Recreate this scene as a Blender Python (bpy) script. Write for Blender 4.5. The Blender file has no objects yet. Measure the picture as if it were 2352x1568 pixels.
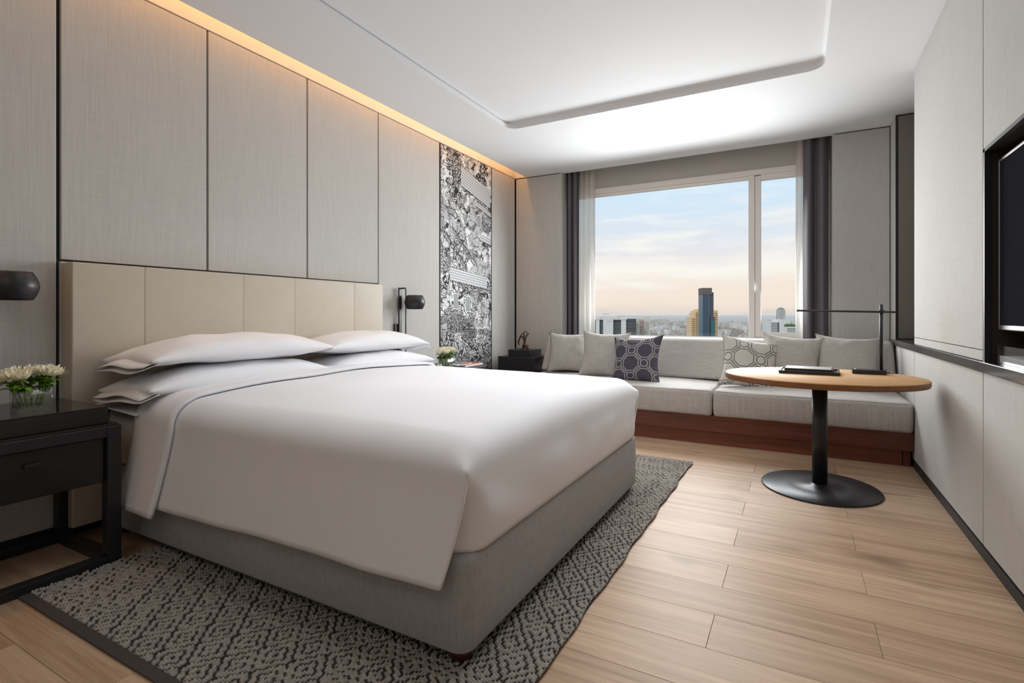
import bpy, bmesh, math, random
import numpy as np
from mathutils import Vector, Matrix, noise

SC = bpy.context.scene
COL = SC.collection
rnd = random.Random(7)
PI = math.pi

# ------------------------------------------------------------------ camera
cam_d = bpy.data.cameras.new('camera')
cam = bpy.data.objects.new('camera', cam_d)
COL.objects.link(cam)
cam.location = (0, 0, 1.06)
cam.rotation_euler = (PI / 2, 0, math.radians(28.7315))
cam_d.sensor_width = 36.0
cam_d.lens = 36.0 * 1193.0 / 2352.0
cam_d.shift_y = -60.0 / 2352.0
cam_d.clip_start = 0.05
cam_d.clip_end = 60000
SC.camera = cam

# ------------------------------------------------------------------ colour management
vs = SC.view_settings
vs.view_transform = 'Standard'
vs.look = 'None'
vs.gamma = 1.0
vs.use_curve_mapping = False
vs.exposure = 0.0
SC.cycles.use_denoising = True
SC.cycles.max_bounces = 10
SC.cycles.diffuse_bounces = 5
SC.cycles.glossy_bounces = 4
SC.cycles.transmission_bounces = 8
SC.cycles.transparent_max_bounces = 12
SC.cycles.caustics_reflective = False
SC.cycles.caustics_refractive = False
SC.cycles.sample_clamp_indirect = 6.0
SC.cycles.volume_bounces = 2


def lin(r, g, b):
    def f(c):
        c /= 255.0
        return c / 12.92 if c <= 0.04045 else ((c + 0.055) / 1.055) ** 2.4
    return (f(r), f(g), f(b), 1.0)


# ------------------------------------------------------------------ node helpers
class NT:
    def __init__(self, tree):
        self.t = tree
        self.n = tree.nodes
        self.l = tree.links

    def new(self, typ, **kw):
        nd = self.n.new(typ)
        for k, v in kw.items():
            setattr(nd, k, v)
        return nd

    def put(self, sock, v):
        if v is None:
            return
        if isinstance(v, bpy.types.NodeSocket):
            self.l.new(v, sock)
        else:
            sock.default_value = v

    def math(self, op, a, b=None, c=None, clamp=False):
        nd = self.new('ShaderNodeMath', operation=op, use_clamp=clamp)
        self.put(nd.inputs[0], a)
        self.put(nd.inputs[1], b)
        self.put(nd.inputs[2], c)
        return nd.outputs[0]

    def mapping(self, vec, scale=(1, 1, 1), loc=(0, 0, 0), rot=(0, 0, 0)):
        nd = self.new('ShaderNodeMapping')
        self.put(nd.inputs['Vector'], vec)
        nd.inputs['Scale'].default_value = scale
        nd.inputs['Location'].default_value = loc
        nd.inputs['Rotation'].default_value = rot
        return nd.outputs[0]

    def noise(self, vec, scale=5.0, detail=3.0, rough=0.5, dist=0.0):
        nd = self.new('ShaderNodeTexNoise')
        self.put(nd.inputs['Vector'], vec)
        nd.inputs['Scale'].default_value = scale
        nd.inputs['Detail'].default_value = detail
        nd.inputs['Roughness'].default_value = rough
        nd.inputs['Distortion'].default_value = dist
        return nd.outputs['Fac']

    def ramp(self, fac, stops, interp='LINEAR'):
        nd = self.new('ShaderNodeValToRGB')
        nd.color_ramp.interpolation = interp
        el = nd.color_ramp.elements
        while len(el) < len(stops):
            el.new(0.5)
        for e, (p, c) in zip(el, stops):
            e.position = p
            e.color = c if len(c) == 4 else (*c, 1)
        self.put(nd.inputs[0], fac)
        return nd.outputs[0]

    def mix(self, fac, a, b, blend='MIX'):
        nd = self.new('ShaderNodeMix', data_type='RGBA', blend_type=blend)
        self.put(nd.inputs[0], fac)
        self.put(nd.inputs[6], a)
        self.put(nd.inputs[7], b)
        return nd.outputs[2]

    def sep(self, v):
        nd = self.new('ShaderNodeSeparateXYZ')
        self.put(nd.inputs[0], v)
        return nd.outputs

    def comb(self, x, y, z):
        nd = self.new('ShaderNodeCombineXYZ')
        self.put(nd.inputs[0], x)
        self.put(nd.inputs[1], y)
        self.put(nd.inputs[2], z)
        return nd.outputs[0]

    def bump(self, h, strength=0.3, dist=0.002):
        nd = self.new('ShaderNodeBump')
        nd.inputs['Strength'].default_value = strength
        nd.inputs['Distance'].default_value = dist
        self.put(nd.inputs['Height'], h)
        return nd.outputs[0]


# ------------------------------------------------------------------ world sky
W = bpy.data.worlds.new('sky')
SC.world = W
W.use_nodes = True
w = NT(W.node_tree)
w.n.clear()
tc = w.new('ShaderNodeTexCoord')
dirv = tc.outputs['Generated']
sx, sy, sz = w.sep(dirv)
streak = w.noise(w.mapping(dirv, scale=(3.2, 3.2, 15.0)), 1.7, 4.0, 0.5, 0.3)
wob = w.math('MULTIPLY_ADD', w.math('SUBTRACT', streak, 0.5), 0.045, sz)
grad = w.ramp(wob, [
    (0.0, lin(224, 216, 211)), (0.006, lin(234, 223, 214)), (0.018, lin(249, 232, 217)),
    (0.060, lin(250, 237, 224)), (0.085, lin(255, 251, 242)), (0.115, lin(238, 236, 238)),
    (0.150, lin(226, 235, 245)), (0.215, lin(212, 235, 252)), (0.30, lin(198, 228, 250)),
    (1.0, lin(204, 216, 234))])
cl = w.noise(w.mapping(dirv, scale=(2.6, 2.6, 20.0), loc=(0.3, 1.7, 0.2)), 2.3, 5.0, 0.52, 0.3)
clf = w.ramp(cl, [(0.50, (0, 0, 0, 1)), (0.68, (1, 1, 1, 1))])
band = w.ramp(sz, [(0.03, (0, 0, 0, 1)), (0.07, (1, 1, 1, 1)), (0.12, (.8, .8, .8, 1)), (0.26, (.25, .25, .25, 1))])
skyc = w.mix(w.math('MULTIPLY', clf, band), grad, lin(255, 252, 246))
bg = w.new('ShaderNodeBackground')
w.put(bg.inputs[0], skyc)
bg.inputs[1].default_value = 1.0
wo = w.new('ShaderNodeOutputWorld')
w.l.new(bg.outputs[0], wo.inputs[0])

# ------------------------------------------------------------------ large lights


def area_light(name, loc, rot, sx_, sy_, energy, color, spread=PI):
    ld = bpy.data.lights.new(name, 'AREA')
    ld.shape = 'RECTANGLE'
    ld.size = sx_
    ld.size_y = sy_
    ld.energy = energy
    ld.color = color
    ld.spread = spread
    o = bpy.data.objects.new(name, ld)
    COL.objects.link(o)
    o.location = loc
    o.rotation_euler = rot
    return o


# area lamp added just inside the window to strengthen the daylight
area_light('window_daylight_fill', (-1.05, 5.93, 1.62), (-PI / 2 + math.radians(8), 0, 0), 2.04, 1.22, 86, (0.955, 0.985, 1.0), math.radians(152))
# unseen fill lamp added behind the camera to brighten the room
area_light('rear_fill_light', (-0.9, -0.8, 2.74), (math.radians(8), 0, 0), 1.6, 0.9, 6, (1.0, 0.95, 0.91))
# overhead fill lamp added under the ceiling tray, brightens bed top and floor
area_light('overhead_fill_light', (-1.05, 2.6, 2.80), (0, 0, 0), 1.9, 2.6, 17, (0.97, 0.98, 1.0), math.radians(105))

# sun lamp added behind the hotel: brightens city and haze, cannot reach the window
sun_d = bpy.data.lights.new('sun', 'SUN')
sun_d.energy = 1.1
sun_d.angle = math.radians(3)
sun_d.color = (1.0, 0.90, 0.78)
sun_o = bpy.data.objects.new('sun', sun_d)
COL.objects.link(sun_o)
sun_o.rotation_euler = (math.radians(58), 0, math.radians(-18))

# ------------------------------------------------------------------ materials


def new_mat(name):
    m = bpy.data.materials.new(name)
    m.use_nodes = True
    n = NT(m.node_tree)
    bs = m.node_tree.nodes['Principled BSDF']
    return m, n, bs


def pos(n):
    return n.new('ShaderNodeNewGeometry').outputs['Position']


def plain(name, col, rough=0.5, metal=0.0, spec=0.5, var=0.06, nscale=40.0, bump=0.0):
    m, n, b = new_mat(name)
    f = n.noise(pos(n), nscale, 3.0)
    c2 = tuple(max(0, c * (1 - var)) for c in col[:3]) + (1,)
    c1 = tuple(min(1, c * (1 + var)) for c in col[:3]) + (1,)
    n.put(b.inputs['Base Color'], n.mix(f, c2, c1))
    b.inputs['Roughness'].default_value = rough
    b.inputs['Metallic'].default_value = metal
    b.inputs['Specular IOR Level'].default_value = spec
    if bump:
        n.put(b.inputs['Normal'], n.bump(f, bump, 0.002))
    return m


def linen(name, col, along=2, k=1.0, var=0.16, coarse=1.0, rough=0.85, sheen=0.0):
    """woven cloth: fine threads, mostly along one axis"""
    m, n, b = new_mat(name)
    p = pos(n)
    s1 = [190 * coarse] * 3
    s1[along] = 5.0
    s2 = [9.0] * 3
    s2[along] = 240 * coarse
    a = n.noise(n.mapping(p, scale=s1), 1.0, 2.0)
    c = n.noise(n.mapping(p, scale=s2), 1.0, 2.0)
    big = n.noise(p, 1.4, 3.0)
    f = n.math('ADD', n.math('MULTIPLY', a, 0.6), n.math('MULTIPLY', c, 0.4))
    f2 = n.math('ADD', n.math('MULTIPLY', f, 0.86), n.math('MULTIPLY', big, 0.14))
    lo = tuple(v * (1 - var * 1.5) for v in col[:3]) + (1,)
    hi = tuple(min(1, v * (1 + var * 1.5)) for v in col[:3]) + (1,)
    n.put(b.inputs['Base Color'], n.ramp(f2, [(0.32, lo), (0.68, hi)]))
    b.inputs['Roughness'].default_value = rough
    b.inputs['Specular IOR Level'].default_value = 0.2
    b.inputs['Sheen Weight'].default_value = sheen
    n.put(b.inputs['Normal'], n.bump(f, 0.25 * k, 0.001))
    return m


def wood(name, c1, c2, axis=0, rough=0.4, scale=1.0, spec=0.5, knots=0.0, coat=0.0):
    m, n, b = new_mat(name)
    inf = n.new('ShaderNodeObjectInfo')
    p = pos(n)
    off = n.comb(n.math('MULTIPLY', inf.outputs['Random'], 17.0), n.math('MULTIPLY', inf.outputs['Random'], 5.3), 0.0)
    va = n.new('ShaderNodeVectorMath', operation='ADD')
    n.put(va.inputs[0], p)
    n.put(va.inputs[1], off)
    s = [26.0 * scale] * 3
    s[axis] = 1.3 * scale
    g = n.noise(n.mapping(va.outputs[0], scale=s), 1.0, 6.0, 0.62, 0.6)
    s3 = [120.0 * scale] * 3
    s3[axis] = 5.0 * scale
    g2 = n.noise(n.mapping(va.outputs[0], scale=s3), 1.0, 3.0, 0.6)
    f = n.math('ADD', n.math('MULTIPLY', g, 0.7), n.math('MULTIPLY', g2, 0.3))
    f = n.math('ADD', f, n.math('MULTIPLY', n.math('SUBTRACT', inf.outputs['Random'], 0.5), 0.16))
    col = n.ramp(f, [(0.30, c1), (0.70, c2)])
    if knots:
        s4 = [5.0] * 3
        s4[axis] = 1.6
        kn = n.noise(n.mapping(va.outputs[0], scale=s4), 1.0, 2.0)
        kf = n.ramp(kn, [(0.64, (0, 0, 0, 1)), (0.76, (1, 1, 1, 1))])
        dk = tuple(v * 0.55 for v in c1[:3]) + (1,)
        col = n.mix(n.math('MULTIPLY', kf, knots), col, dk)
    n.put(b.inputs['Base Color'], col)
    n.put(b.inputs['Roughness'], n.math('MULTIPLY_ADD', g2, 0.14, rough - 0.07))
    b.inputs['Specular IOR Level'].default_value = spec
    b.inputs['Coat Weight'].default_value = coat
    n.put(b.inputs['Normal'], n.bump(f, 0.12, 0.002))
    return m


def glass(name, col=(1, 1, 1, 1), rough=0.0, ior=1.45):
    m, n, b = new_mat(name)
    b.inputs['Base Color'].default_value = col
    b.inputs['Roughness'].default_value = rough
    b.inputs['IOR'].default_value = ior
    b.inputs['Transmission Weight'].default_value = 1.0
    return m


def clear(name, col, gloss=0.06, rough=0.02):
    """thin clear sheet: transparent with a little reflection"""
    m = bpy.data.materials.new(name)
    m.use_nodes = True
    n = NT(m.node_tree)
    n.n.clear()
    t = n.new('ShaderNodeBsdfTransparent')
    t.inputs[0].default_value = col
    g = n.new('ShaderNodeBsdfGlossy')
    g.inputs['Roughness'].default_value = rough
    fr = n.new('ShaderNodeLayerWeight')
    fr.inputs['Blend'].default_value = 0.5
    mx = n.new('ShaderNodeMixShader')
    n.put(mx.inputs[0], n.math('MULTIPLY_ADD', n.math('POWER', fr.outputs['Facing'], 4.0), 0.7 * min(1.0, gloss * 10), gloss, clamp=True))
    n.l.new(t.outputs[0], mx.inputs[1])
    n.l.new(g.outputs[0], mx.inputs[2])
    o = n.new('ShaderNodeOutputMaterial')
    n.l.new(mx.outputs[0], o.inputs[0])
    return m


def sheer_mat(name):
    m = bpy.data.materials.new(name)
    m.use_nodes = True
    n = NT(m.node_tree)
    n.n.clear()
    col = lin(250, 247, 242)
    d = n.new('ShaderNodeBsdfDiffuse')
    d.inputs[0].default_value = col
    t = n.new('ShaderNodeBsdfTranslucent')
    t.inputs[0].default_value = col
    tr = n.new('ShaderNodeBsdfTransparent')
    m1 = n.new('ShaderNodeMixShader')
    m1.inputs[0].default_value = 0.72
    n.l.new(d.outputs[0], m1.inputs[1])
    n.l.new(t.outputs[0], m1.inputs[2])
    wv = n.noise(n.mapping(pos(n), scale=(500, 500, 60)), 1.0, 1.0)
    m2 = n.new('ShaderNodeMixShader')
    n.put(m2.inputs[0], n.math('MULTIPLY_ADD', wv, 0.25, 0.45))
    n.l.new(tr.outputs[0], m2.inputs[1])
    n.l.new(m1.outputs[0], m2.inputs[2])
    o = n.new('ShaderNodeOutputMaterial')
    n.l.new(m2.outputs[0], o.inputs[0])
    return m


def octagon_print(name, ground, line, line2, per=3.0, shift=(0.0, 0.0), lw=1.0):
    """cushion print: octagons and small rings on a diagonal lattice, double outlines"""
    m, n, b = new_mat(name)
    uv = n.new('ShaderNodeUVMap')
    uv.uv_map = 'UVMap'
    x, y, z = n.sep(n.mapping(uv.outputs[0], scale=(per, per, 1), loc=(shift[0], shift[1], 0)))
    s = n.math('MULTIPLY', n.math('ADD', x, y), 0.5)
    t = n.math('MULTIPLY', n.math('SUBTRACT', x, y), 0.5)

    def local(off):
        a = n.math('SUBTRACT', n.math('FRACT', n.math('ADD', s, 0.5 + off + 20.0)), 0.5)
        c = n.math('SUBTRACT', n.math('FRACT', n.math('ADD', t, 0.5 + off + 20.0)), 0.5)
        return n.math('ADD', a, c), n.math('SUBTRACT', a, c)
    u1, v1 = local(0.0)
    u1 = n.math('ABSOLUTE', u1)
    v1 = n.math('ABSOLUTE', v1)
    oct_d = n.math('MAXIMUM', n.math('MAXIMUM', u1, v1), n.math('MULTIPLY', n.math('ADD', u1, v1), 0.7071))
    u2, v2 = local(0.5)
    rad = n.math('SQRT', n.math('ADD', n.math('MULTIPLY', u2, u2), n.math('MULTIPLY', v2, v2)))

    def ringf(d, r, wd):
        return n.math('LESS_THAN', n.math('ABSOLUTE', n.math('SUBTRACT', d, r)), wd)
    inner = n.math('MAXIMUM', ringf(oct_d, 0.57, 0.019 * lw), ringf(rad, 0.262, 0.021 * lw))
    union = n.math('MINIMUM', n.math('SUBTRACT', oct_d, 0.685), n.math('SUBTRACT', rad, 0.385))
    outer = ringf(union, 0.0, 0.012 * lw)
    weave = n.noise(n.mapping(uv.outputs[0], scale=(160, 160, 1)), 1.0, 2.0)
    g2 = tuple(v * 0.8 for v in ground[:3]) + (1,)
    base = n.mix(weave, g2, ground)
    c = n.mix(outer, base, line2)
    c = n.mix(inner, c, line)
    n.put(b.inputs['Base Color'], c)
    b.inputs['Roughness'].default_value = 0.8
    b.inputs['Specular IOR Level'].default_value = 0.2
    n.put(b.inputs['Normal'], n.bump(n.math('MULTIPLY_ADD', inner, 0.6, weave), 0.3, 0.001))
    return m


def mural_mat(name):
    """ink drawing ground: scratchy black lines, scale textures and blots on white"""
    m, n, b = new_mat(name)
    p = pos(n)
    px, py, pz = n.sep(p)
    q = n.comb(py, pz, 0.0)
    wx = n.noise(q, 3.5, 3.0)
    wy = n.noise(n.mapping(q, loc=(5.2, 1.3, 0)), 3.5, 3.0)
    q2 = n.comb(n.math('MULTIPLY_ADD', wx, 0.25, py), n.math('MULTIPLY_ADD', wy, 0.25, pz), 0.0)

    def cracks(sc, wd, vec=q2):
        v = n.new('ShaderNodeTexVoronoi', feature='DISTANCE_TO_EDGE')
        n.put(v.inputs['Vector'], vec)
        v.inputs['Scale'].default_value = sc
        return n.math('LESS_THAN', v.outputs['Distance'], wd)
    big = cracks(7.0, 0.016)
    mid = cracks(24.0, 0.055)
    fine = cracks(66.0, 0.11)
    wv = n.new('ShaderNodeTexWave', wave_type='BANDS', bands_direction='DIAGONAL')
    n.put(wv.inputs['Vector'], q2)
    wv.inputs['Scale'].default_value = 34.0
    wv.inputs['Distortion'].default_value = 7.0
    wv.inputs['Detail'].default_value = 3.0
    hatch = n.math('GREATER_THAN', wv.outputs['Fac'], 0.72)
    br = n.new('ShaderNodeTexBrick')
    n.put(br.inputs['Vector'], q2)
    br.inputs['Scale'].default_value = 26.0
    br.inputs['Mortar Size'].default_value = 0.035
    bricks = n.math('SUBTRACT', 1.0, br.outputs['Fac'])
    bricks = n.math('LESS_THAN', bricks, 0.5)
    reg = n.noise(q, 2.6, 2.0)
    reg2 = n.noise(n.mapping(q, loc=(9.1, 4.0, 0)), 3.3, 2.0)
    low = n.math('MULTIPLY', n.math('SUBTRACT', 0.95, pz, clamp=True), 0.35)
    r1 = n.math('GREATER_THAN', n.math('ADD', reg, low), 0.52)
    r2 = n.math('GREATER_THAN', n.math('ADD', reg2, low), 0.53)
    r3 = n.math('LESS_THAN', reg2, 0.45)
    ink = n.math('MAXIMUM', big, n.math('MULTIPLY', mid, r1))
    ink = n.math('MAXIMUM', ink, n.math('MULTIPLY', fine, r2))
    ink = n.math('MAXIMUM', ink, n.math('MULTIPLY', hatch, n.math('MULTIPLY', r3, 0.9)))
    ink = n.math('MAXIMUM', ink, n.math('MULTIPLY', bricks, n.math('LESS_THAN', reg, 0.42)))
    blot = n.noise(q, 9.0, 5.0, 0.7)
    edge = n.math('ABSOLUTE', n.math('SUBTRACT', n.math('DIVIDE', n.math('SUBTRACT', pz, 0.2), 2.56), 0.5))
    blotf = n.math('GREATER_THAN', n.math('MULTIPLY_ADD', n.math('MULTIPLY', edge, edge), 0.22, blot), 0.615)
    ink = n.math('MAXIMUM', ink, blotf)
    speck = n.noise(q, 120.0, 2.0)
    grey = n.ramp(speck, [(0.36, lin(206, 208, 211)), (0.60, lin(246, 246, 246))])
    n.put(b.inputs['Base Color'], n.mix(n.math('MULTIPLY', ink, 0.97), grey, lin(20, 20, 23)))
    b.inputs['Roughness'].default_value = 0.7
    b.inputs['Specular IOR Level'].default_value = 0.15
    return m


MT = {}
MT['wall_linen'] = linen('wall_linen', lin(199, 197, 193), 2, 0.8, 0.075, 1.5)
MT['joint'] = plain('joint_dark', lin(30, 29, 31), 0.5)
MT['ceiling'] = plain('ceiling_paint', lin(235, 236, 238), 0.75, var=0.01, nscale=3)
MT['plaster'] = plain('plaster_white', lin(228, 224, 218), 0.8, var=0.02)
MT['header'] = plain('header_grey', lin(196, 190, 184), 0.8, var=0.02)
MT['oak_floor'] = wood('oak_floor', lin(156, 126, 98), lin(208, 179, 150), 0, 0.5, 1.0, 0.36, 0.8)
MT['gap'] = plain('floor_gap', lin(96, 74, 58), 0.8)
MT['walnut'] = wood('walnut_red', lin(84, 42, 30), lin(138, 78, 56), 0, 0.42, 1.0)
MT['oak_table'] = wood('oak_table', lin(180, 132, 84), lin(220, 178, 128), 0, 0.6, 0.8, 0.3)
MT['oak_edge'] = wood('oak_edge', lin(104, 64, 34), lin(146, 96, 54), 0, 0.45, 0.8)
MT['black_metal'] = plain('black_metal', lin(34, 34, 38), 0.38, 0.0, 0.5)
MT['dark_wood'] = wood('dark_stained_wood', lin(24, 20, 19), lin(42, 36, 34), 1, 0.32, 0.7)
MT['dark_gloss'] = plain('dark_gloss', lin(34, 30, 30), 0.10, 0.0, 0.6)
MT['ledge'] = plain('ledge_dark', lin(44, 41, 42), 0.16, 0.0, 0.7)
MT['leather'] = plain('leather_beige', lin(197, 187, 170), 0.45, 0.0, 0.45, 0.05, 18, 0.06)
MT['base_fabric'] = linen('bed_base_fabric', lin(164, 163, 163), 2, 1.0, 0.2, 5.0)
MT['cotton'] = plain('white_cotton', lin(235, 235, 238), 0.7, 0.0, 0.25, 0.01, 30, 0.02)
MT['sheet'] = plain('white_sheet', lin(226, 224, 222), 0.75, 0.0, 0.2, 0.01)
MT['sofa'] = linen('sofa_fabric', lin(186, 181, 176), 2, 0.9, 0.14, 0.9)
MT['sofa_x'] = linen('cushion_fabric', lin(190, 185, 179), 0, 0.9, 0.10, 0.9)
MT['pip_light'] = plain('piping_light', lin(176, 168, 158), 0.8)
MT['pip_dark'] = plain('piping_dark', lin(70, 62, 58), 0.8)
MT['curtain'] = linen('curtain_grey', lin(104, 100, 104), 2, 0.15, 0.02, 0.7, 0.5)
MT['sheer'] = sheer_mat('sheer_voile')
MT['frame_white'] = plain('window_frame_white', lin(242, 236, 230), 0.75, spec=0.2, var=0.01)
MT['pane'] = clear('window_glass', (0.99, 0.995, 0.995, 1), 0.012)
MT['acrylic'] = clear('clear_acrylic', (0.93, 0.93, 0.94, 1), 0.08)
MT['paper'] = plain('white_paper', lin(232, 232, 230), 0.7, var=0.01)
MT['silver'] = plain('silver_trim', lin(176, 170, 162), 0.3, 0.7)
MT['screen'] = plain('tv_screen', lin(40, 40, 46), 0.5, 0.0, 0.0, 0.02)
MT['niche_panel'] = plain('niche_panel_brown', lin(142, 134, 126), 0.35, 0.0, 0.4)
MT['niche'] = plain('niche_dark', lin(52, 45, 40), 0.45)
MT['bronze'] = plain('bronze', lin(86, 66, 58), 0.3, 0.85)
MT['stone'] = plain('black_stone', lin(38, 37, 40), 0.35)
MT['vase_glass'] = clear('vase_glass', (0.95, 0.975, 0.96, 1), 0.09)
MT['water'] = clear('vase_water', (0.93, 0.96, 0.88, 1), 0.03)
MT['petal'] = plain('petal_white', lin(250, 247, 226), 0.6, 0.0, 0.3, 0.02)
MT['petal'].node_tree.nodes['Principled BSDF'].inputs['Subsurface Weight'].default_value = 0.0
MT['heart'] = plain('flower_heart', lin(216, 214, 120), 0.7)
MT['leaf'] = plain('leaf_green', lin(112, 156, 40), 0.5, 0.0, 0.4, 0.3, 60)
MT['stem'] = plain('stem_green', lin(132, 150, 52), 0.5)
MT['terracotta'] = plain('book_terracotta', lin(178, 104, 76), 0.55)
MT['mahogany'] = plain('mahogany_foot', lin(74, 22, 16), 0.4)
MT['cush_dark'] = octagon_print('cushion_print_dark', lin(84, 81, 94), lin(216, 212, 206), lin(204, 200, 196), 3.7, (0.35, 0.62))
MT['cush_light'] = octagon_print('cushion_print_light', lin(222, 217, 208), lin(92, 88, 92), lin(92, 88, 92), 3.4, (0.75, 0.15), 1.25)
MT['mural'] = mural_mat('mural_ink')
MT['ink'] = plain('mural_ink_line', lin(34, 34, 38), 0.6)
MT['inkwhite'] = plain('mural_paper', lin(226, 227, 229), 0.6)
MT['plastic_white'] = plain('white_plastic', lin(220, 218, 212), 0.4)


def emis(name, col, strength):
    m = bpy.data.materials.new(name)
    m.use_nodes = True
    n = NT(m.node_tree)
    n.n.clear()
    e = n.new('ShaderNodeEmission')
    e.inputs[0].default_value = col
    e.inputs[1].default_value = strength
    o = n.new('ShaderNodeOutputMaterial')
    n.l.new(e.outputs[0], o.inputs[0])
    return m


MT['led'] = emis('led_warm', (1.0, 0.50, 0.18, 1), 21.0)

# ------------------------------------------------------------------ object helpers
WLOC = {}


def tag(o, label=None, cat=None, group=None, kind=None):
    if label:
        o['label'] = label
    if cat:
        o['category'] = cat
    if group:
        o['group'] = group
    if kind:
        o['kind'] = kind
    return o


def thing(name, label, cat, loc=(0, 0, 0), group=None, rz=0.0):
    o = bpy.data.objects.new(name, None)
    COL.objects.link(o)
    o.location = loc
    o.rotation_euler = (0, 0, rz)
    o.empty_display_size = 0.1
    WLOC[o] = Vector(loc) if rz == 0 else None
    return tag(o, label, cat, group)


def struct(name, parent=None):
    o = bpy.data.objects.new(name, None)
    COL.objects.link(o)
    o.empty_display_size = 0.1
    WLOC[o] = Vector((0, 0, 0))
    o['kind'] = 'structure'
    return o


def finish(me, name, mat, parent=None, smooth=False, local=False, loc=None, rot=None):
    """link mesh me; world-coordinate verts unless local"""
    if mat is not None:
        for mm in (mat if isinstance(mat, (list, tuple)) else [mat]):
            me.materials.append(mm)
    if smooth:
        me.polygons.foreach_set('use_smooth', [True] * len(me.polygons))
    o = bpy.data.objects.new(name, me)
    COL.objects.link(o)
    if local:
        if parent is not None:
            o.parent = parent
        if loc is not None:
            o.location = loc
        if rot is not None:
            o.rotation_euler = rot
        WLOC[o] = None
        return o
    if parent is not None:
        o.parent = parent
        o.location = -WLOC[parent]
        WLOC[o] = Vector((0, 0, 0))
    else:
        n = len(me.vertices)
        co = np.empty(n * 3)
        me.vertices.foreach_get('co', co)
        co = co.reshape(-1, 3)
        c = (co.min(0) + co.max(0)) / 2
        c[2] = co[:, 2].min()
        co -= c
        me.vertices.foreach_set('co', co.ravel())
        o.location = Vector(c)
        WLOC[o] = Vector(c)
    return o


def from_bm(bm, name, mat, parent=None, smooth=False, **kw):
    me = bpy.data.meshes.new(name)
    bmesh.ops.recalc_face_normals(bm, faces=bm.faces)
    bm.to_mesh(me)
    bm.free()
    return finish(me, name, mat, parent, smooth, **kw)


def from_data(name, v, f, mat, parent=None, smooth=False, **kw):
    me = bpy.data.meshes.new(name)
    me.from_pydata([tuple(p) for p in v], [], f)
    me.update()
    return finish(me, name, mat, parent, smooth, **kw)


def add_box(bm, x0, x1, y0, y1, z0, z1, bev=0.0, seg=2):
    vs_ = [bm.verts.new(p) for p in ((x0, y0, z0), (x1, y0, z0), (x1, y1, z0), (x0, y1, z0),
                                     (x0, y0, z1), (x1, y0, z1), (x1, y1, z1), (x0, y1, z1))]
    fs = [bm.faces.new([vs_[i] for i in q]) for q in
          ((3, 2, 1, 0), (4, 5, 6, 7), (0, 1, 5, 4), (1, 2, 6, 5), (2, 3, 7, 6), (3, 0, 4, 7))]
    if bev > 0:
        ed = set()
        for f in fs:
            ed.update(f.edges)
        bmesh.ops.bevel(bm, geom=list(ed), offset=bev, segments=seg, profile=0.5, affect='EDGES')


def box(name, x0, x1, y0, y1, z0, z1, mat, parent=None, bev=0.0, seg=2, smooth=False, **kw):
    bm = bmesh.new()
    add_box(bm, min(x0, x1), max(x0, x1), min(y0, y1), max(y0, y1), min(z0, z1), max(z0, z1), bev, seg)
    return from_bm(bm, name, mat, parent, smooth, **kw)


def add_cyl(bm, p0, p1, r0, r1=None, seg=20, cap=True):
    r1 = r0 if r1 is None else r1
    p0, p1 = Vector(p0), Vector(p1)
    d = (p1 - p0).normalized()
    a = d.orthogonal().normalized()
    b = d.cross(a)
    A = [bm.verts.new(p0 + (a * math.cos(t) + b * math.sin(t)) * r0) for t in [2 * PI * i / seg for i in range(seg)]]
    B = [bm.verts.new(p1 + (a * math.cos(t) + b * math.sin(t)) * r1) for t in [2 * PI * i / seg for i in range(seg)]]
    for i in range(seg):
        bm.faces.new((A[i], A[(i + 1) % seg], B[(i + 1) % seg], B[i]))
    if cap:
        bm.faces.new(A[::-1])
        bm.faces.new(B)


def add_lathe(bm, prof, c=(0, 0, 0), seg=32, sx_=1.0, sy_=1.0):
    rings = []
    for r, z in prof:
        rings.append([bm.verts.new((c[0] + sx_ * r * math.cos(t), c[1] + sy_ * r * math.sin(t), c[2] + z))
                      for t in [2 * PI * i / seg for i in range(seg)]])
    for A, B in zip(rings, rings[1:]):
        for i in range(seg):
            bm.faces.new((A[i], A[(i + 1) % seg], B[(i + 1) % seg], B[i]))
    if prof[0][0] > 1e-6:
        bm.faces.new(rings[0][::-1])
    if prof[-1][0] > 1e-6:
        bm.faces.new(rings[-1])
    bmesh.ops.remove_doubles(bm, verts=bm.verts, dist=1e-6)


def add_tube(bm, pts, r, seg=6, closed=False):
    pts = [Vector(p) for p in pts]
    n = len(pts)
    rings = []
    up = Vector((0.13, 0.21, 0.97))
    for i, p in enumerate(pts):
        a = pts[(i - 1) % n] if (closed or i > 0) else p
        b = pts[(i + 1) % n] if (closed or i < n - 1) else p
        d = (b - a).normalized()
        u = d.cross(up).normalized()
        v = u.cross(d)
        rings.append([bm.verts.new(p + (u * math.cos(t) + v * math.sin(t)) * r) for t in [2 * PI * k / seg for k in range(seg)]])
    rng = range(n) if closed else range(n - 1)
    for i in rng:
        A, B = rings[i], rings[(i + 1) % n]
        for k in range(seg):
            bm.faces.new((A[k], A[(k + 1) % seg], B[(k + 1) % seg], B[k]))
    if not closed:
        bm.faces.new(rings[0][::-1])
        bm.faces.new(rings[-1])


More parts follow.
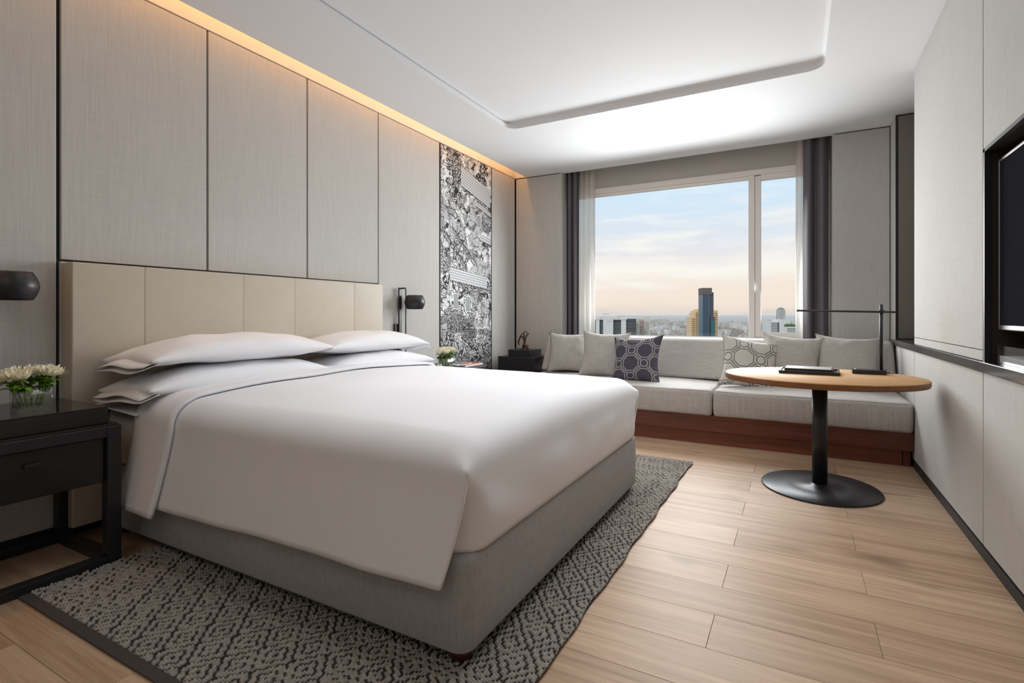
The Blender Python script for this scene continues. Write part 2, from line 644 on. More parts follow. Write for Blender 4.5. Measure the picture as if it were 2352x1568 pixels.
def rrect(x0, x1, y0, y1, r, nc=6, ns=(12, 12)):
    """rounded rectangle loop, constant point count"""
    r = max(0.0, min(r, (x1 - x0) / 2 - 1e-4, (y1 - y0) / 2 - 1e-4))
    P = []

    def corner(cx, cy, a0):
        for k in range(nc + 1):
            t = a0 + PI / 2 * k / nc
            P.append((cx + r * math.cos(t), cy + r * math.sin(t)))

    def side(xa, ya, xb, yb, n):
        for k in range(1, n):
            P.append((xa + (xb - xa) * k / n, ya + (yb - ya) * k / n))
    corner(x1 - r, y1 - r, 0)
    side(x1 - r, y1, x0 + r, y1, ns[0])
    corner(x0 + r, y1 - r, PI / 2)
    side(x0, y1 - r, x0, y0 + r, ns[1])
    corner(x0 + r, y0 + r, PI)
    side(x0 + r, y0, x1 - r, y0, ns[0])
    corner(x1 - r, y0 + r, 1.5 * PI)
    side(x1, y0 + r, x1, y1 - r, ns[1])
    return P


def ringbox(x0, x1, y0, y1, z0, z1, rc=0.05, re=0.05, rb=0.02, crown=0.0, nr=6, inner=8, nside=4,
            bulge=0.0, ns=(14, 14), wob=None):
    """soft box: rounded plan corners, rounded top and bottom edges, crowned top. returns verts, faces"""
    rings = []
    for k in range(4):
        t = PI / 2 * k / 3
        rings.append((rb * (1 - math.sin(t)), z0 + rb * (1 - math.cos(t))))
    for k in range(1, nside):
        f = k / nside
        rings.append((-bulge * math.sin(PI * f), z0 + rb + (z1 - re - z0 - rb) * f))
    for k in range(nr + 1):
        t = PI / 2 * k / nr
        rings.append((re * (1 - math.cos(t)), z1 - re + re * math.sin(t)))
    half = min(x1 - x0, y1 - y0) / 2 - 0.003
    for k in range(1, inner + 1):
        f = k / inner
        rings.append((re + (half - re) * f, z1 + crown * math.sin(PI / 2 * f)))
    V, F = [], []
    N = None
    for d, z in rings:
        L = rrect(x0 + d, x1 - d, y0 + d, y1 - d, max(rc - d, 0.002), 6, ns)
        N = len(L)
        for (x, y) in L:
            zz = z
            if wob:
                x, y, zz = wob(x, y, zz)
            V.append((x, y, zz))
    for k in range(len(rings) - 1):
        a, b = k * N, (k + 1) * N
        for i in range(N):
            j = (i + 1) % N
            F.append((a + i, a + j, b + j, b + i))
    F.append(tuple(range(N))[::-1])
    F.append(tuple(range((len(rings) - 1) * N, len(rings) * N)))
    return V, F


def pillow_data(wd, hg, th, n=26, pinch=0.07, power=0.42, seed=0, wr=0.006, cornerp=0.0, flat_bottom=0.0):
    """cushion lying in XY, thickness along Z. returns verts, faces, uvs, border loop"""
    V, U = [], []
    idx = {}

    def spread(t):
        return math.sin(t * PI / 2) * 0.65 + t * 0.35
    for side in (1, -1):
        for i in range(n + 1):
            for j in range(n + 1):
                u = spread(-1 + 2 * i / n)
                v = spread(-1 + 2 * j / n)
                edge = i in (0, n) or j in (0, n)
                if edge and side == -1:
                    idx[(side, i, j)] = idx[(1, i, j)]
                    continue
                x = wd / 2 * u * (1 - pinch * (1 - v * v) * u * u)
                y = hg / 2 * v * (1 - pinch * (1 - u * u) * v * v)
                a = max(0.0, (1 - u * u) * (1 - v * v))
                z = th / 2 * a ** power
                nz = noise.noise(Vector((u * 2.1 + seed, v * 2.1 - seed, side * 3.1)))
                nz2 = noise.noise(Vector((u * 5.0 - seed, v * 5.0 + seed, side * 1.7)))
                z *= 1 + 0.10 * nz
                z += wr * nz2 * (1 if not edge else 0)
                if side == -1:
                    z *= 1 - flat_bottom
                idx[(side, i, j)] = len(V)
                V.append((x, y, side * z if not edge else 0.004 * nz))
                U.append(((u + 1) / 2, (v + 1) / 2))
    F = []
    for side in (1, -1):
        for i in range(n):
            for j in range(n):
                q = (idx[(side, i, j)], idx[(side, i + 1, j)], idx[(side, i + 1, j + 1)], idx[(side, i, j + 1)])
                F.append(q if side == 1 else q[::-1])
    loop = [V[idx[(1, i, 0)]] for i in range(n)] + [V[idx[(1, n, j)]] for j in range(n)] + \
           [V[idx[(1, n - i, n)]] for i in range(n)] + [V[idx[(1, 0, n - j)]] for j in range(n)]
    return V, F, U, loop


def set_uv(me, U):
    uvl = me.uv_layers.new(name='UVMap')
    li = np.empty(len(me.loops), dtype=np.int32)
    me.loops.foreach_get('vertex_index', li)
    arr = np.array(U, dtype=np.float32)[li]
    uvl.data.foreach_set('uv', arr.ravel())


def cushion(name, label, group, size, th, loc, rot, mat, pip, seed, pinch=0.07, n=26, power=0.5):
    t = thing(name, label, 'cushion', loc, group)
    t.rotation_euler = rot
    V, F, U, loop = pillow_data(size[0], size[1], th, n, pinch, power, seed)
    me = bpy.data.meshes.new('cover')
    me.from_pydata(V, [], F)
    set_uv(me, U)
    finish(me, 'cover', mat, t, True, local=True)
    bm = bmesh.new()
    add_tube(bm, loop, 0.0035, 6, True)
    from_bm(bm, 'piping', pip, t, True, local=True)
    return t


# room numbers
XL, XR = -3.076, 0.716
YB = -1.7
YW = 5.70
H = 2.76

# ================================================================== FLOOR
fl = struct('floor')
box('floor_slab', XL - 0.1, 1.05, YB, 6.15, -0.12, -0.006, MT['gap'], fl)
pitch, plen = 0.21, 0.98
rows = int((YW - YB) / pitch) + 2
k0 = math.floor((YB - 1.75) / pitch)
for r in range(rows):
    ya = 1.75 + (k0 + r) * pitch
    yb = ya + pitch
    ya_, yb_ = max(ya, YB), min(yb, 5.9)
    if yb_ - ya_ < 0.02:
        continue
    off = -0.255 if (k0 + r) % 2 == 0 else 0.235
    xs = off - 4 * plen
    while xs < 0.75:
        xa, xb = max(xs, XL), min(xs + plen, XR + 0.02)
        xs += plen
        if xb - xa < 0.03:
            continue
        g = 0.0006
        bm = bmesh.new()
        add_box(bm, xa + g, xb - g, ya_ + g, yb_ - g, -0.006, rnd.uniform(-0.0004, 0.0), 0.0006, 1)
        from_bm(bm, 'plank', MT['oak_floor'], fl)

# ================================================================== LEFT WALL (headboard wall)
wl = struct('wall_left')
box('wall_core', XL - 0.15, XL - 0.022, YB, 6.15, 0, 3.02, MT['joint'], wl)
box('cove_face', XL - 0.022, XL - 0.002, YB, YW, H + 0.004, 3.02, MT['plaster'], wl)
JY = [1.129, 1.841, 2.56, 3.28, 4.134, 5.122, 5.68]


def wpanel(parent, y0, y1, z0, z1, x=XL, mat='wall_linen', g=0.006, name='panel'):
    return box(name, x - 0.022, x, y0 + g, y1 - g, z0, z1, MT[mat], parent, 0.002, 1)


wpanel(wl, YB, 0.10, 0.06, H - 0.006)
wpanel(wl, 0.10, JY[0] - 0.003, 0.06, H - 0.006)
for a, b in ((0, 1), (1, 2), (2, 3)):
    wpanel(wl, JY[a] + (0.004 if a == 0 else 0), JY[b], 1.328, H - 0.006)
wpanel(wl, JY[0], JY[3], 0.06, 1.318)
wpanel(wl, JY[3], JY[4], 0.06, H - 0.006)
wpanel(wl, JY[5], JY[6] + 0.008, 0.06, H - 0.006)
wb = box('baseboard_left', XL - 0.02, XL + 0.004, YB, YW, 0, 0.06, MT['joint'])
wb['kind'] = 'structure'

# mural panel set between the wall panels
mu = thing('mural_panel', 'tall narrow black and white ink drawing panel of a village on wall', 'mural', (XL, 4.628, 0.06))
box('artwork', XL - 0.021, XL + 0.001, JY[4] + 0.012, JY[5] - 0.012, 0.062, H - 0.008, MT['mural'], mu)
for y in (JY[4] + 0.007, JY[5] - 0.007):
    box('edge_trim', XL - 0.02, XL + 0.004, y - 0.005, y + 0.005, 0.06, H - 0.006, MT['joint'], mu)


def quad_line(bm, a, b, wd, x):
    a, b = Vector(a), Vector(b)
    d = (b - a).normalized()
    p = Vector((-d.y, d.x)) * wd / 2
    vs_ = [bm.verts.new((x, q.x, q.y)) for q in (a - p, b - p, b + p, a + p)]
    bm.faces.new(vs_)


def ink_shape(name, fill, lines, layer):
    x = XL + 0.0012 + 0.0004 * layer
    if fill:
        bm = bmesh.new()
        for poly in fill:
            bm.faces.new([bm.verts.new((x, p[0], p[1])) for p in poly])
        from_bm(bm, name + '_ground', MT['inkwhite'], mu)
    bm = bmesh.new()
    for a, b, wd in lines:
        quad_line(bm, a, b, wd, x + 0.0003)
    return from_bm(bm, name, MT['ink'], mu)


def roof(y0, z0, y1, z1, h, n, m, layer):
    L = []
    for k in range(n + 1):
        f = k / n
        L.append(((y0, z0 + h * f), (y1, z1 + h * f), 0.004))
    for k in range(m):
        for r in range(n):
            fa = (k + 0.5 * (r % 2)) / m
            ya = y0 + (y1 - y0) * fa
            za = z0 + (z1 - z0) * fa + h * r / n
            L.append(((ya, za), (ya + 0.012, za + h / n), 0.004))
    L.append(((y0, z0 - 0.012), (y1, z1 - 0.012), 0.008))
    ink_shape('drawn_roof', [[(y0, z0), (y1, z1), (y1, z1 + h), (y0, z0 + h)]], L, layer)


def window_drawn(y, z, wd, hg, layer):
    L = [((y, z), (y + wd, z), .008), ((y, z + hg), (y + wd, z + hg), .008), ((y, z), (y, z + hg), .008),
         ((y + wd, z), (y + wd, z + hg), .008)]
    for k in range(1, 5):
        L.append(((y + wd * k / 5, z + hg * 0.06), (y + wd * k / 5, z + hg * 0.94), wd / 9))
    ink_shape('drawn_window', [[(y - .012, z - .015), (y + wd + .012, z - .015), (y + wd + .012, z + hg + .015), (y - .012, z + hg + .015)]], L, layer)


def railing(y0, z0, y1, z1, h, n, layer):
    L = [((y0, z0), (y1, z1), .006), ((y0, z0 + h), (y1, z1 + h), .008), ((y0, z0 + h * .75), (y1, z1 + h * .75), .004)]
    for k in range(n + 1):
        f = k / n
        ya, za = y0 + (y1 - y0) * f, z0 + (z1 - z0) * f
        L.append(((ya, za), (ya, za + h), .005))
    ink_shape('drawn_railing', None, L, layer)


roof(4.50, 2.42, 5.09, 2.28, 0.20, 7, 22, 1)
roof(4.78, 2.26, 5.10, 2.18, 0.05, 2, 14, 2)
roof(4.30, 1.42, 5.02, 1.36, 0.13, 5, 26, 1)
roof(4.86, 1.90, 5.10, 1.86, 0.06, 2, 10, 1)
window_drawn(4.38, 1.14, 0.060, 0.13, 2)
window_drawn(4.60, 1.11, 0.060, 0.14, 2)
window_drawn(4.82, 2.04, 0.055, 0.11, 3)
railing(4.52, 0.82, 4.80, 0.82, 0.09, 12, 2)
railing(4.20, 1.86, 4.62, 1.52, 0.05, 16, 1)
railing(4.34, 1.92, 4.76, 1.60, 0.05, 16, 1)
railing(4.84, 1.04, 5.02, 1.04, 0.26, 3, 1)
railing(4.15, 0.66, 4.34, 0.66, 0.10, 4, 1)
railing(4.16, 0.44, 4.34, 0.44, 0.20, 3, 1)

# small white switch plate by the near wall lamp
sw = thing('switch_plate', 'white wall switch plate behind flower vase beside nightstand', 'switch', (XL, 0.765, 0.80))
box('plate', XL, XL + 0.008, 0.725, 0.792, 0.775, 0.835, MT['plastic_white'], sw, 0.002)
box('rocker', XL + 0.008, XL + 0.012, 0.745, 0.772, 0.79, 0.82, MT['plastic_white'], sw, 0.001)

# ================================================================== CEILING with tray and cove slot
ce = struct('ceiling')


def ceiling_mesh():
    bm = bmesh.new()
    x0, x1, y0, y1 = -2.925, 1.06, YB, 5.767
    hole = rrect(-2.31, 0.168, -1.0, 4.175, 0.11, 10, (10, 10))
    hv = [bm.verts.new((x, y, H)) for x, y in hole]
    ov = [bm.verts.new(p) for p in ((x0, y0, H), (x1, y0, H), (x1, y1, H), (x0, y1, H))]
    ed = [bm.edges.new((hv[i], hv[(i + 1) % len(hv)])) for i in range(len(hv))]
    ed += [bm.edges.new((ov[i], ov[(i + 1) % 4])) for i in range(4)]
    bmesh.ops.triangle_fill(bm, edges=ed, use_beauty=True)
    prev = hv
    prof = [(0.0, 0.030)] + [(-0.022 * (1 - math.cos(t)), 0.030 + 0.022 * math.sin(t)) for t in (0.3, 0.7, 1.1, PI / 2)]
    for d, z in prof:
        L = rrect(-2.31 - d * -1, 0.168 + d, -1.0 - d, 4.175 + d, 0.11 + d, 10, (10, 10))
        cur = [bm.verts.new((x, y, H + z)) for x, y in L]
        for i in range(len(cur)):
            j = (i + 1) % len(cur)
            bm.faces.new((prev[i], prev[j], cur[j], cur[i]))
        prev = cur
    bm.faces.new(prev)
    # lip of the cove
    a = [bm.verts.new(p) for p in ((x0, y0, H), (x0, y1, H), (x0, y1, H + 0.035), (x0, y0, H + 0.035))]
    bm.faces.new(a)
    b = [bm.verts.new(p) for p in ((x0, y1, H), (x1, y1, H), (x1, y1, H + 0.08), (x0, y1, H + 0.08))]
    bm.faces.new(b)
    return bm


from_bm(ceiling_mesh(), 'ceiling_board', MT['ceiling'], ce)
box('cove_shelf', -2.925, -2.70, YB, 5.76, H + 0.035, H + 0.05, MT['plaster'], ce)
box('cove_back', -2.715, -2.70, YB, 5.76, H + 0.05, 3.02, MT['plaster'], ce)
box('cove_end', XL - 0.02, -2.70, YW - 0.004, YW + 0.018, H + 0.002, 3.02, MT['plaster'], ce)
box('roof_slab', XL - 0.15, 1.06, YB, 6.15, 3.02, 3.12, MT['plaster'], ce)
led = thing('led_strip', 'warm glowing light strip hidden in ceiling slot above headboard wall', 'light strip', (-2.98, 2.0, 3.0))
box('channel', -3.0, -2.96, -1.4, 5.60, 3.005, 3.018, MT['silver'], led)
box('diffuser', -2.995, -2.965, -1.4, 5.60, 2.999, 3.005, MT['led'], led)

# ================================================================== WINDOW WALL
ww = struct('wall_window')
box('pier_core', XL - 0.02, -2.474, YW + 0.02, 6.15, 0, 3.02, MT['joint'], ww)
box('panel', XL + 0.010, -2.456, YW, YW + 0.02, 0.06, H - 0.010, MT['wall_linen'], ww, 0.002, 1)
box('pier_side', -2.474, -2.452, YW + 0.003, 6.10, 0, H + 0.2, MT['wall_linen'], ww)
box('pier_core', 0.315, 1.05, YW + 0.03, 6.15, 0, 3.02, MT['joint'], ww)
box('panel', 0.297, 0.731, YW + 0.012, YW + 0.03, 0.06, H - 0.010, MT['wall_linen'], ww, 0.002, 1)
box('pier_side', 0.293, 0.315, YW + 0.013, 6.10, 0, H + 0.2, MT['wall_linen'], ww)
box('return_panel', 0.737, 0.757, 5.452, YW + 0.03, 0.06, H - 0.004, MT['wall_linen'], ww, 0.002, 1)
box('return_core', 0.757, 1.05, 5.45, YW + 0.03, 0, 3.02, MT['joint'], ww)
box('niche_panel', 0.752, 0.90, 5.435, 5.452, 0.862, H - 0.012, MT['niche_panel'], ww, 0.002, 1)
box('niche_trim', 0.737, 0.752, 5.430, 5.452, 0.862, H - 0.008, MT['joint'], ww)
box('header', -2.474, 0.315, 5.965, 6.15, 2.578, 3.02, MT['header'], ww)
box('sill_wall', -2.474, 0.315, 5.90, 6.15, 0, 0.735, MT['plaster'], ww)
sl = box('window_sill', -2.45, 0.29, 5.86, 6.02, 0.735, 0.755, MT['frame_white'], ww, 0.004)

wi = struct('window_1')
yo, yi = 6.03, 5.965
WX0, WX1, WZ0, WZ1 = -2.45, 0.29, 0.755, 2.578


def frame_bar(name, x0, x1, z0, z1, y0=5.955, y1=6.05, bev=0.005):
    return box(name, x0, x1, y0, y1, z0, z1, MT['frame_white'], wi, bev, 2)


frame_bar('frame_head', WX0, WX1, 2.522, WZ1)
frame_bar('frame_head_inner', WX0 + 0.07, -0.443, 2.488, 2.522, 5.985, 6.04)
frame_bar('frame_sill', WX0, WX1, WZ0, 0.83)
frame_bar('frame_jamb', WX0, WX0 + 0.07, 0.83, 2.522)
frame_bar('frame_jamb', WX1 - 0.07, WX1, 0.83, 2.522)
frame_bar('mullion', -0.443, -0.385, 0.83, 2.522)
frame_bar('casement_stile', -0.385, -0.327, 0.83, 2.51, 5.97, 6.035)
frame_bar('casement_stile', 0.165, 0.22, 0.83, 2.51, 5.97, 6.035)
frame_bar('casement_rail', -0.327, 0.165, 2.466, 2.522, 5.97, 6.035)
frame_bar('casement_rail', -0.327, 0.165, 0.83, 0.885, 5.97, 6.035)
box('pane', WX0 + 0.07, -0.443, 6.008, 6.014, 0.83, 2.488, MT['pane'], wi)
box('pane', -0.327, 0.165, 6.000, 6.006, 0.885, 2.466, MT['pane'], wi)

# ================================================================== RIGHT WALL
wr_ = struct('wall_right')
cx0 = XR + 0.02
box('core_low', cx0, 0.90, YB, 5.45, 0, 0.812, MT['joint'], wr_)
box('core_back', 0.90, 1.05, YB, 5.72, 0, 3.02, MT['niche'], wr_)
box('core_upper', cx0, 0.90, 2.992, 4.500, 0.858, 3.02, MT['joint'], wr_)
box('core_above_niche', cx0, 0.90, 1.15, 2.992, 1.787, 3.02, MT['joint'], wr_)
box('core_near', cx0, 0.90, YB, 1.15, 0.858, 3.02, MT['joint'], wr_)


def rpanel(y0, y1, z0, z1, g=0.005):
    return box('panel', XR, XR + 0.02, y0 + g, y1 - g, z0, z1, MT['wall_linen'], wr_, 0.0015, 1)


JR = [4.507, 2.988, 1.15]
rpanel(JR[1], JR[0] + 0.005, 0.909, H - 0.006)
rpanel(JR[1], JR[0] + 0.005, 0.860, 0.905)
box('end_panel', XR + 0.004, 0.90, 4.500, 4.512, 0.86, H - 0.006, MT['wall_linen'], wr_)
rpanel(JR[2], JR[1], 1.787, H - 0.006)
rpanel(YB, JR[2], 0.860, H - 0.006)
for a, b in ((4.507, 5.455), (2.988, 4.507), (1.5, 2.988), (YB, 1.5)):
    rpanel(a, b, 0.055, 0.812)
box('ledge', XR - 0.014, 0.90, YB, 5.434, 0.8135, 0.8585, MT['ledge'], wr_, 0.003)
box('niche_frame', XR + 0.001, XR + 0.022, 2.972, 2.992, 0.8585, 1.787, MT['joint'], wr_)
box('niche_frame', XR + 0.001, XR + 0.022, 1.15, 2.992, 1.772, 1.789, MT['joint'], wr_)
box('niche_lining', XR + 0.022, 0.90, 2.978, 2.992, 0.8585, 1.787, MT['niche'], wr_)
box('niche_lining', XR + 0.022, 0.90, 1.15, 2.99, 1.775, 1.789, MT['niche'], wr_)
box('niche_lining', 0.885, 0.90, 1.15, 2.99, 0.8585, 1.787, MT['niche'], wr_)
br_ = box('baseboard_right', XR - 0.004, XR + 0.02, YB, 5.45, 0, 0.05, MT['joint'])
br_['kind'] = 'structure'

bk = struct('wall_back')
box('back_board', XL - 0.15, 1.05, YB - 0.15, YB, 0, 3.12, MT['wall_linen'], bk)

# ================================================================== TV
tv = thing('television', 'large black flat television with silver edge in wall niche', 'television', (0.79, 2.25, 0.99))
box('body', 0.765, 0.80, 1.42, 2.965, 0.995, 1.728, MT['black_metal'], tv, 0.004)
box('screen', 0.7632, 0.766, 1.432, 2.953, 1.018, 1.716, MT['screen'], tv)
box('bezel_bottom', 0.760, 0.772, 1.42, 2.965, 0.999, 1.018, MT['silver'], tv, 0.002)
box('bezel_top', 0.760, 0.772, 1.42, 2.965, 1.716, 1.728, MT['silver'], tv, 0.002)
box('bezel_side', 0.760, 0.772, 2.955, 2.965, 1.005, 1.722, MT['silver'], tv, 0.002)
box('bezel_side', 0.760, 0.772, 1.42, 1.430, 1.005, 1.722, MT['silver'], tv, 0.002)
box('wall_mount', 0.80, 0.885, 2.0, 2.4, 1.15, 1.55, MT['black_metal'], tv)

ab = thing('acrylic_box', 'clear acrylic box holding white cards on ledge under television', 'box', (0.80, 2.72, 0.8585))
y0, y1 = 2.48, 2.925
for nm, a in (('front_sheet', (0.746, 0.750, y0, y1)), ('back_sheet', (0.856, 0.860, y0, y1)),
              ('end_sheet', (0.750, 0.856, y1 - 0.004, y1)), ('end_sheet', (0.750, 0.856, y0, y0 + 0.004))):
    box(nm, *a, 0.8585, 0.934, MT['acrylic'], ab, 0.0008, 1)
box('top_sheet', 0.750, 0.856, y0 + .004, y1 - .004, 0.929, 0.934, MT['acrylic'], ab)
cards = thing('card_stack', 'stack of white cards inside clear acrylic box on dark ledge', 'cards', (0.80, 2.72, 0.8585))
for k in range(3):
    box('card', 0.752, 0.853, y0 + 0.008, y1 - 0.006 - 0.002 * (k % 2), 0.8590 + 0.0105 * k, 0.8690 + 0.0105 * k, MT['paper'], cards, 0.001, 1)

# ================================================================== CURTAINS


def curtain(name, label, cat, x0, x1, y, amp, waves, mat, z0=0.02, z1=2.9, phase=0.0, taper=0.0, th=0.003, group=None):
    n, mz = 110, 12
    V, F = [], []
    for j in range(mz + 1):
        z = z0 + (z1 - z0) * j / mz
        fz = j / mz
        for i in range(n + 1):
            f = i / n
            ph = 2 * PI * waves * f + phase
            yy = y + amp * (math.sin(ph) + 0.18 * math.sin(2.0 * ph + 1.1 + fz)) * (0.9 + 0.2 * (1 - fz))
            xx = x0 + (x1 - x0) * f + amp * 0.35 * math.cos(ph * 1.0 + 0.4)
            xx += taper * (1 - fz) * (f - 0.5)
            yy += 0.006 * math.sin(3.1 * fz + 5 * f)
            V.append((xx, yy, z))
    for j in range(mz):
        for i in range(n):
            a = j * (n + 1) + i
            F.append((a, a + 1, a + n + 2, a + n + 1))
    t = thing(name, label, cat, ((x0 + x1) / 2, y, z0), group)
    o = from_data('cloth', V, F, mat, t, True)
    md = o.modifiers.new('thick', 'SOLIDIFY')
    md.thickness = th
    box('track', min(x0, x1) - 0.01, max(x0, x1) + 0.01, y - 0.012, y + 0.012, z1, z1 + 0.02, MT['frame_white'], t)
    return t


curtain('blackout_curtain', 'dark grey drape hanging left of window beside wall panel', 'curtain', -2.440, -2.270, 5.80, 0.028, 2.5, MT['curtain'], group='grey window drapes')
curtain('blackout_curtain', 'dark grey drape hanging right of window behind table lamp', 'curtain', 0.066, 0.276, 5.80, 0.034, 1.9, MT['curtain'], phase=2.6, group='grey window drapes')
curtain('sheer_curtain', 'gathered white sheer curtain at left side of window', 'curtain', -2.37, -2.095, 5.872, 0.020, 4.4, MT['sheer'], th=0.001, group='white window sheers')
curtain('sheer_curtain', 'gathered white sheer curtain at right side of window', 'curtain', -0.01, 0.20, 5.872, 0.020, 3.6, MT['sheer'], phase=1.0, th=0.001, group='white window sheers')

# ================================================================== HEADBOARD
hb = thing('headboard', 'wide beige leather headboard with stitched vertical seams behind bed', 'headboard', (-3.0, 2.19, 0.06))
HS = [1.142, 1.455, 2.004, 2.375, 2.915, 3.225]
for i in range(5):
    a, b = HS[i], HS[i + 1]
    # ringbox built lying, then stood up: local z -> +x, local x -> z, local y -> y
    V, F = ringbox(0.06, 1.312, a, b, 0.0, 0.098, 0.003, 0.004, 0.002, 0.002, 4, 4, 2, 0.0, (6, 6))
    if i == 0:
        V, F = ringbox(0.06, 1.312, a, b, 0.0, 0.098, 0.005, 0.006, 0.002, 0.002, 6, 4, 2, 0.0, (6, 6))
    V = [(XL + 0.002 + z, y, x) for x, y, z in V]
    from_data('upholstered_panel', V, F, MT['leather'], hb, False)
for y in HS[1:-1]:
    bm = bmesh.new()
    add_tube(bm, [(XL + 0.0990, y, 0.1 + 1.2 * k / 30) for k in range(31)], 0.0022, 5)
    from_bm(bm, 'seam_piping', MT['leather'], hb, True)

# ================================================================== RUG
RX0, RX1, RY0, RY1 = -2.552, -0.655, 0.815, 3.885


def build_rug():
    px_, py_ = 0.0096, 0.0116
    nx, ny = int((RX1 - RX0) / (px_ / 4)), int((RY1 - RY0) / (py_ / 4))
    xs = np.linspace(0, RX1 - RX0, nx + 1)
    ys = np.linspace(0, RY1 - RY0, ny + 1)
    X, Y = np.meshgrid(xs, ys, indexing='ij')
    col = np.floor(X / px_)
    Ys = Y + (col % 2) * py_ * 0.5
    rowi = np.floor(Ys / py_)
    fu = (X / px_) % 1.0 - 0.5
    fv = (Ys / py_) % 1.0 - 0.5
    knot = np.clip(1 - (2 * fu) ** 2, 0, 1) ** 0.5 * np.clip(1 - (2 * fv) ** 2 * 0.9, 0, 1) ** 0.5
    cw, ch = 0.134, 0.162
    cxk = (col + 0.5) * px_
    cyk = (rowi + 0.5) * py_ - (col % 2) * py_ * 0.5
    d = np.abs((cxk / cw) % 1.0 - 0.5) * 2 + np.abs((cyk / ch) % 1.0 - 0.5) * 2
    dark = np.where((d * 2.0 + 0.1) % 1.0 < 0.38, 1.0, 0.0)
    rs = np.random.RandomState(3)
    tab = rs.rand(64, 64)
    jit = tab[(col.astype(int) * 7 + rowi.astype(int)) % 64, (rowi.astype(int) * 5 + col.astype(int)) % 64]
    hgt = 0.005 + (0.0085 + 0.004 * jit) * knot * (1 - 0.62 * dark)
    bord = (X < 0.035) | (X > (RX1 - RX0) - 0.012) | (Y < 0.03)
    hgt = np.where(Y < 0.035, 0.007 + 0.001 * np.sin(X * 900), hgt)
    wav = 0.004 * np.sin(Y * 11.0) + 0.003 * np.sin(Y * 23.0 + 1.0)
    Xw = X + RX0 + wav * np.clip((X - 0.8 * (RX1 - RX0)) / (0.2 * (RX1 - RX0)), 0, 1)
    Yw = Y + RY0
    light = np.array(lin(172, 167, 160)[:3])
    darkc = np.array(lin(60, 57, 56)[:3])
    edgec = np.array(lin(84, 78, 76)[:3])
    k = (1 - dark)[..., None]
    C = (light * k + darkc * (1 - k)) * (0.78 + 0.34 * jit[..., None])
    C = np.where((Y < 0.035)[..., None], edgec, C)
    co = np.stack([Xw, Yw, hgt], -1).reshape(-1, 3).astype(np.float32)
    idx = np.arange((nx + 1) * (ny + 1)).reshape(nx + 1, ny + 1)
    quads = np.stack([idx[:-1, :-1], idx[1:, :-1], idx[1:, 1:], idx[:-1, 1:]], -1).reshape(-1, 4)
    cx_ = (Xw[:-1, :-1] + Xw[1:, 1:]).ravel() / 2
    cy_ = (Yw[:-1, :-1] + Yw[1:, 1:]).ravel() / 2
    hid = (cx_ < -1.05) & (cy_ > 1.55) & (cy_ < 2.85)
    quads = quads[~hid]
    used = np.unique(quads)
    remap = -np.ones(co.shape[0], dtype=np.int64)
    remap[used] = np.arange(len(used))
    quads = remap[quads]
    co = co[used]
    C = C.reshape(-1, 3)[used]
    me = bpy.data.meshes.new('pile')
    me.vertices.add(len(co))
    me.vertices.foreach_set('co', co.ravel())
    me.loops.add(quads.size)
    me.loops.foreach_set('vertex_index', quads.ravel().astype(np.int32))
    me.polygons.add(len(quads))
    me.polygons.foreach_set('loop_start', np.arange(0, quads.size, 4, dtype=np.int32))
    me.update(calc_edges=True)
    at = me.attributes.new('yarn', 'FLOAT_COLOR', 'POINT')
    at.data.foreach_set('color', np.concatenate([C, np.ones((len(C), 1))], 1).astype(np.float32).ravel())
    return me


m_rug, n_, b_ = new_mat('rug_yarn')
an = n_.new('ShaderNodeAttribute')
an.attribute_name = 'yarn'
fz_ = n_.noise(n_.mapping(pos(n_), scale=(700, 700, 700)), 1.0, 2.0)
n_.put(b_.inputs['Base Color'], n_.mix(0.35, an.outputs['Color'], n_.mix(fz_, lin(40, 36, 34), lin(210, 202, 192)), 'OVERLAY'))
b_.inputs['Roughness'].default_value = 0.95
b_.inputs['Specular IOR Level'].default_value = 0.1
rug = thing('area_rug', 'grey hand-knotted rug with diamond pattern lying under bed', 'rug', ((RX0 + RX1) / 2, (RY0 + RY1) / 2, 0))
pile = finish(build_rug(), 'knotted_pile', m_rug, rug, True)
pile['kind'] = 'stuff'
box('backing', RX0 + 0.004, RX1 - 0.006, RY0 + 0.002, RY1 - 0.002, 0.0006, 0.0055, MT['pip_dark'], rug)

# ================================================================== BED
bed = thing('platform_bed', 'low grey upholstered platform bed on dark red feet', 'bed', (-1.9, 2.2, 0.012))
V, F = ringbox(-2.97, -0.845, 1.262, 3.115, 0.055, 0.345, 0.055, 0.022, 0.012, 0.0, 5, 3, 4, 0.004)
from_data('upholstered_box', V, F, MT['base_fabric'], bed, True)
for fx in (-0.905, -2.85):
    for fy in (1.322, 3.05):
        bm = bmesh.new()
        add_lathe(bm, [(0.0, 0.0178), (0.032, 0.0178), (0.040, 0.035), (0.043, 0.055), (0.0, 0.055)], (fx, fy, 0.0), 20)
        from_bm(bm, 'foot', MT['mahogany'], bed, True)

mat_ = thing('mattress', 'white sheeted mattress corner showing under pillows near nightstand', 'mattress', (-1.9, 2.2, 0.345))
V, F = ringbox(-2.972, -0.885, 1.272, 3.108, 0.346, 0.625, 0.06, 0.05, 0.03, 0.0, 6, 4, 4, 0.004)
from_data('fitted_sheet', V, F, MT['sheet'], mat_, True)
V, F = ringbox(-2.970, -2.58, 1.222, 1.9, 0.628, 0.635, 0.008, 0.004, 0.003, 0.0, 3, 3, 2, 0.0, (8, 8), lambda x, y, z: (x, y, z - 0.02 * max(0.0, (1.30 - y) / 0.08) * (x + 2.97) / 0.4))
from_data('top_sheet', V, F, MT['sheet'], mat_, True)

# ---- duvet
DT = 0.676


def crown(x, y):
    v = (y - 2.19) / 0.93
    u = (x + 1.75) / 1.0
    return 0.055 * max(0.0, 1 - v * v) ** 0.8 * (1 - 0.35 * max(-0.5, u) ** 2)


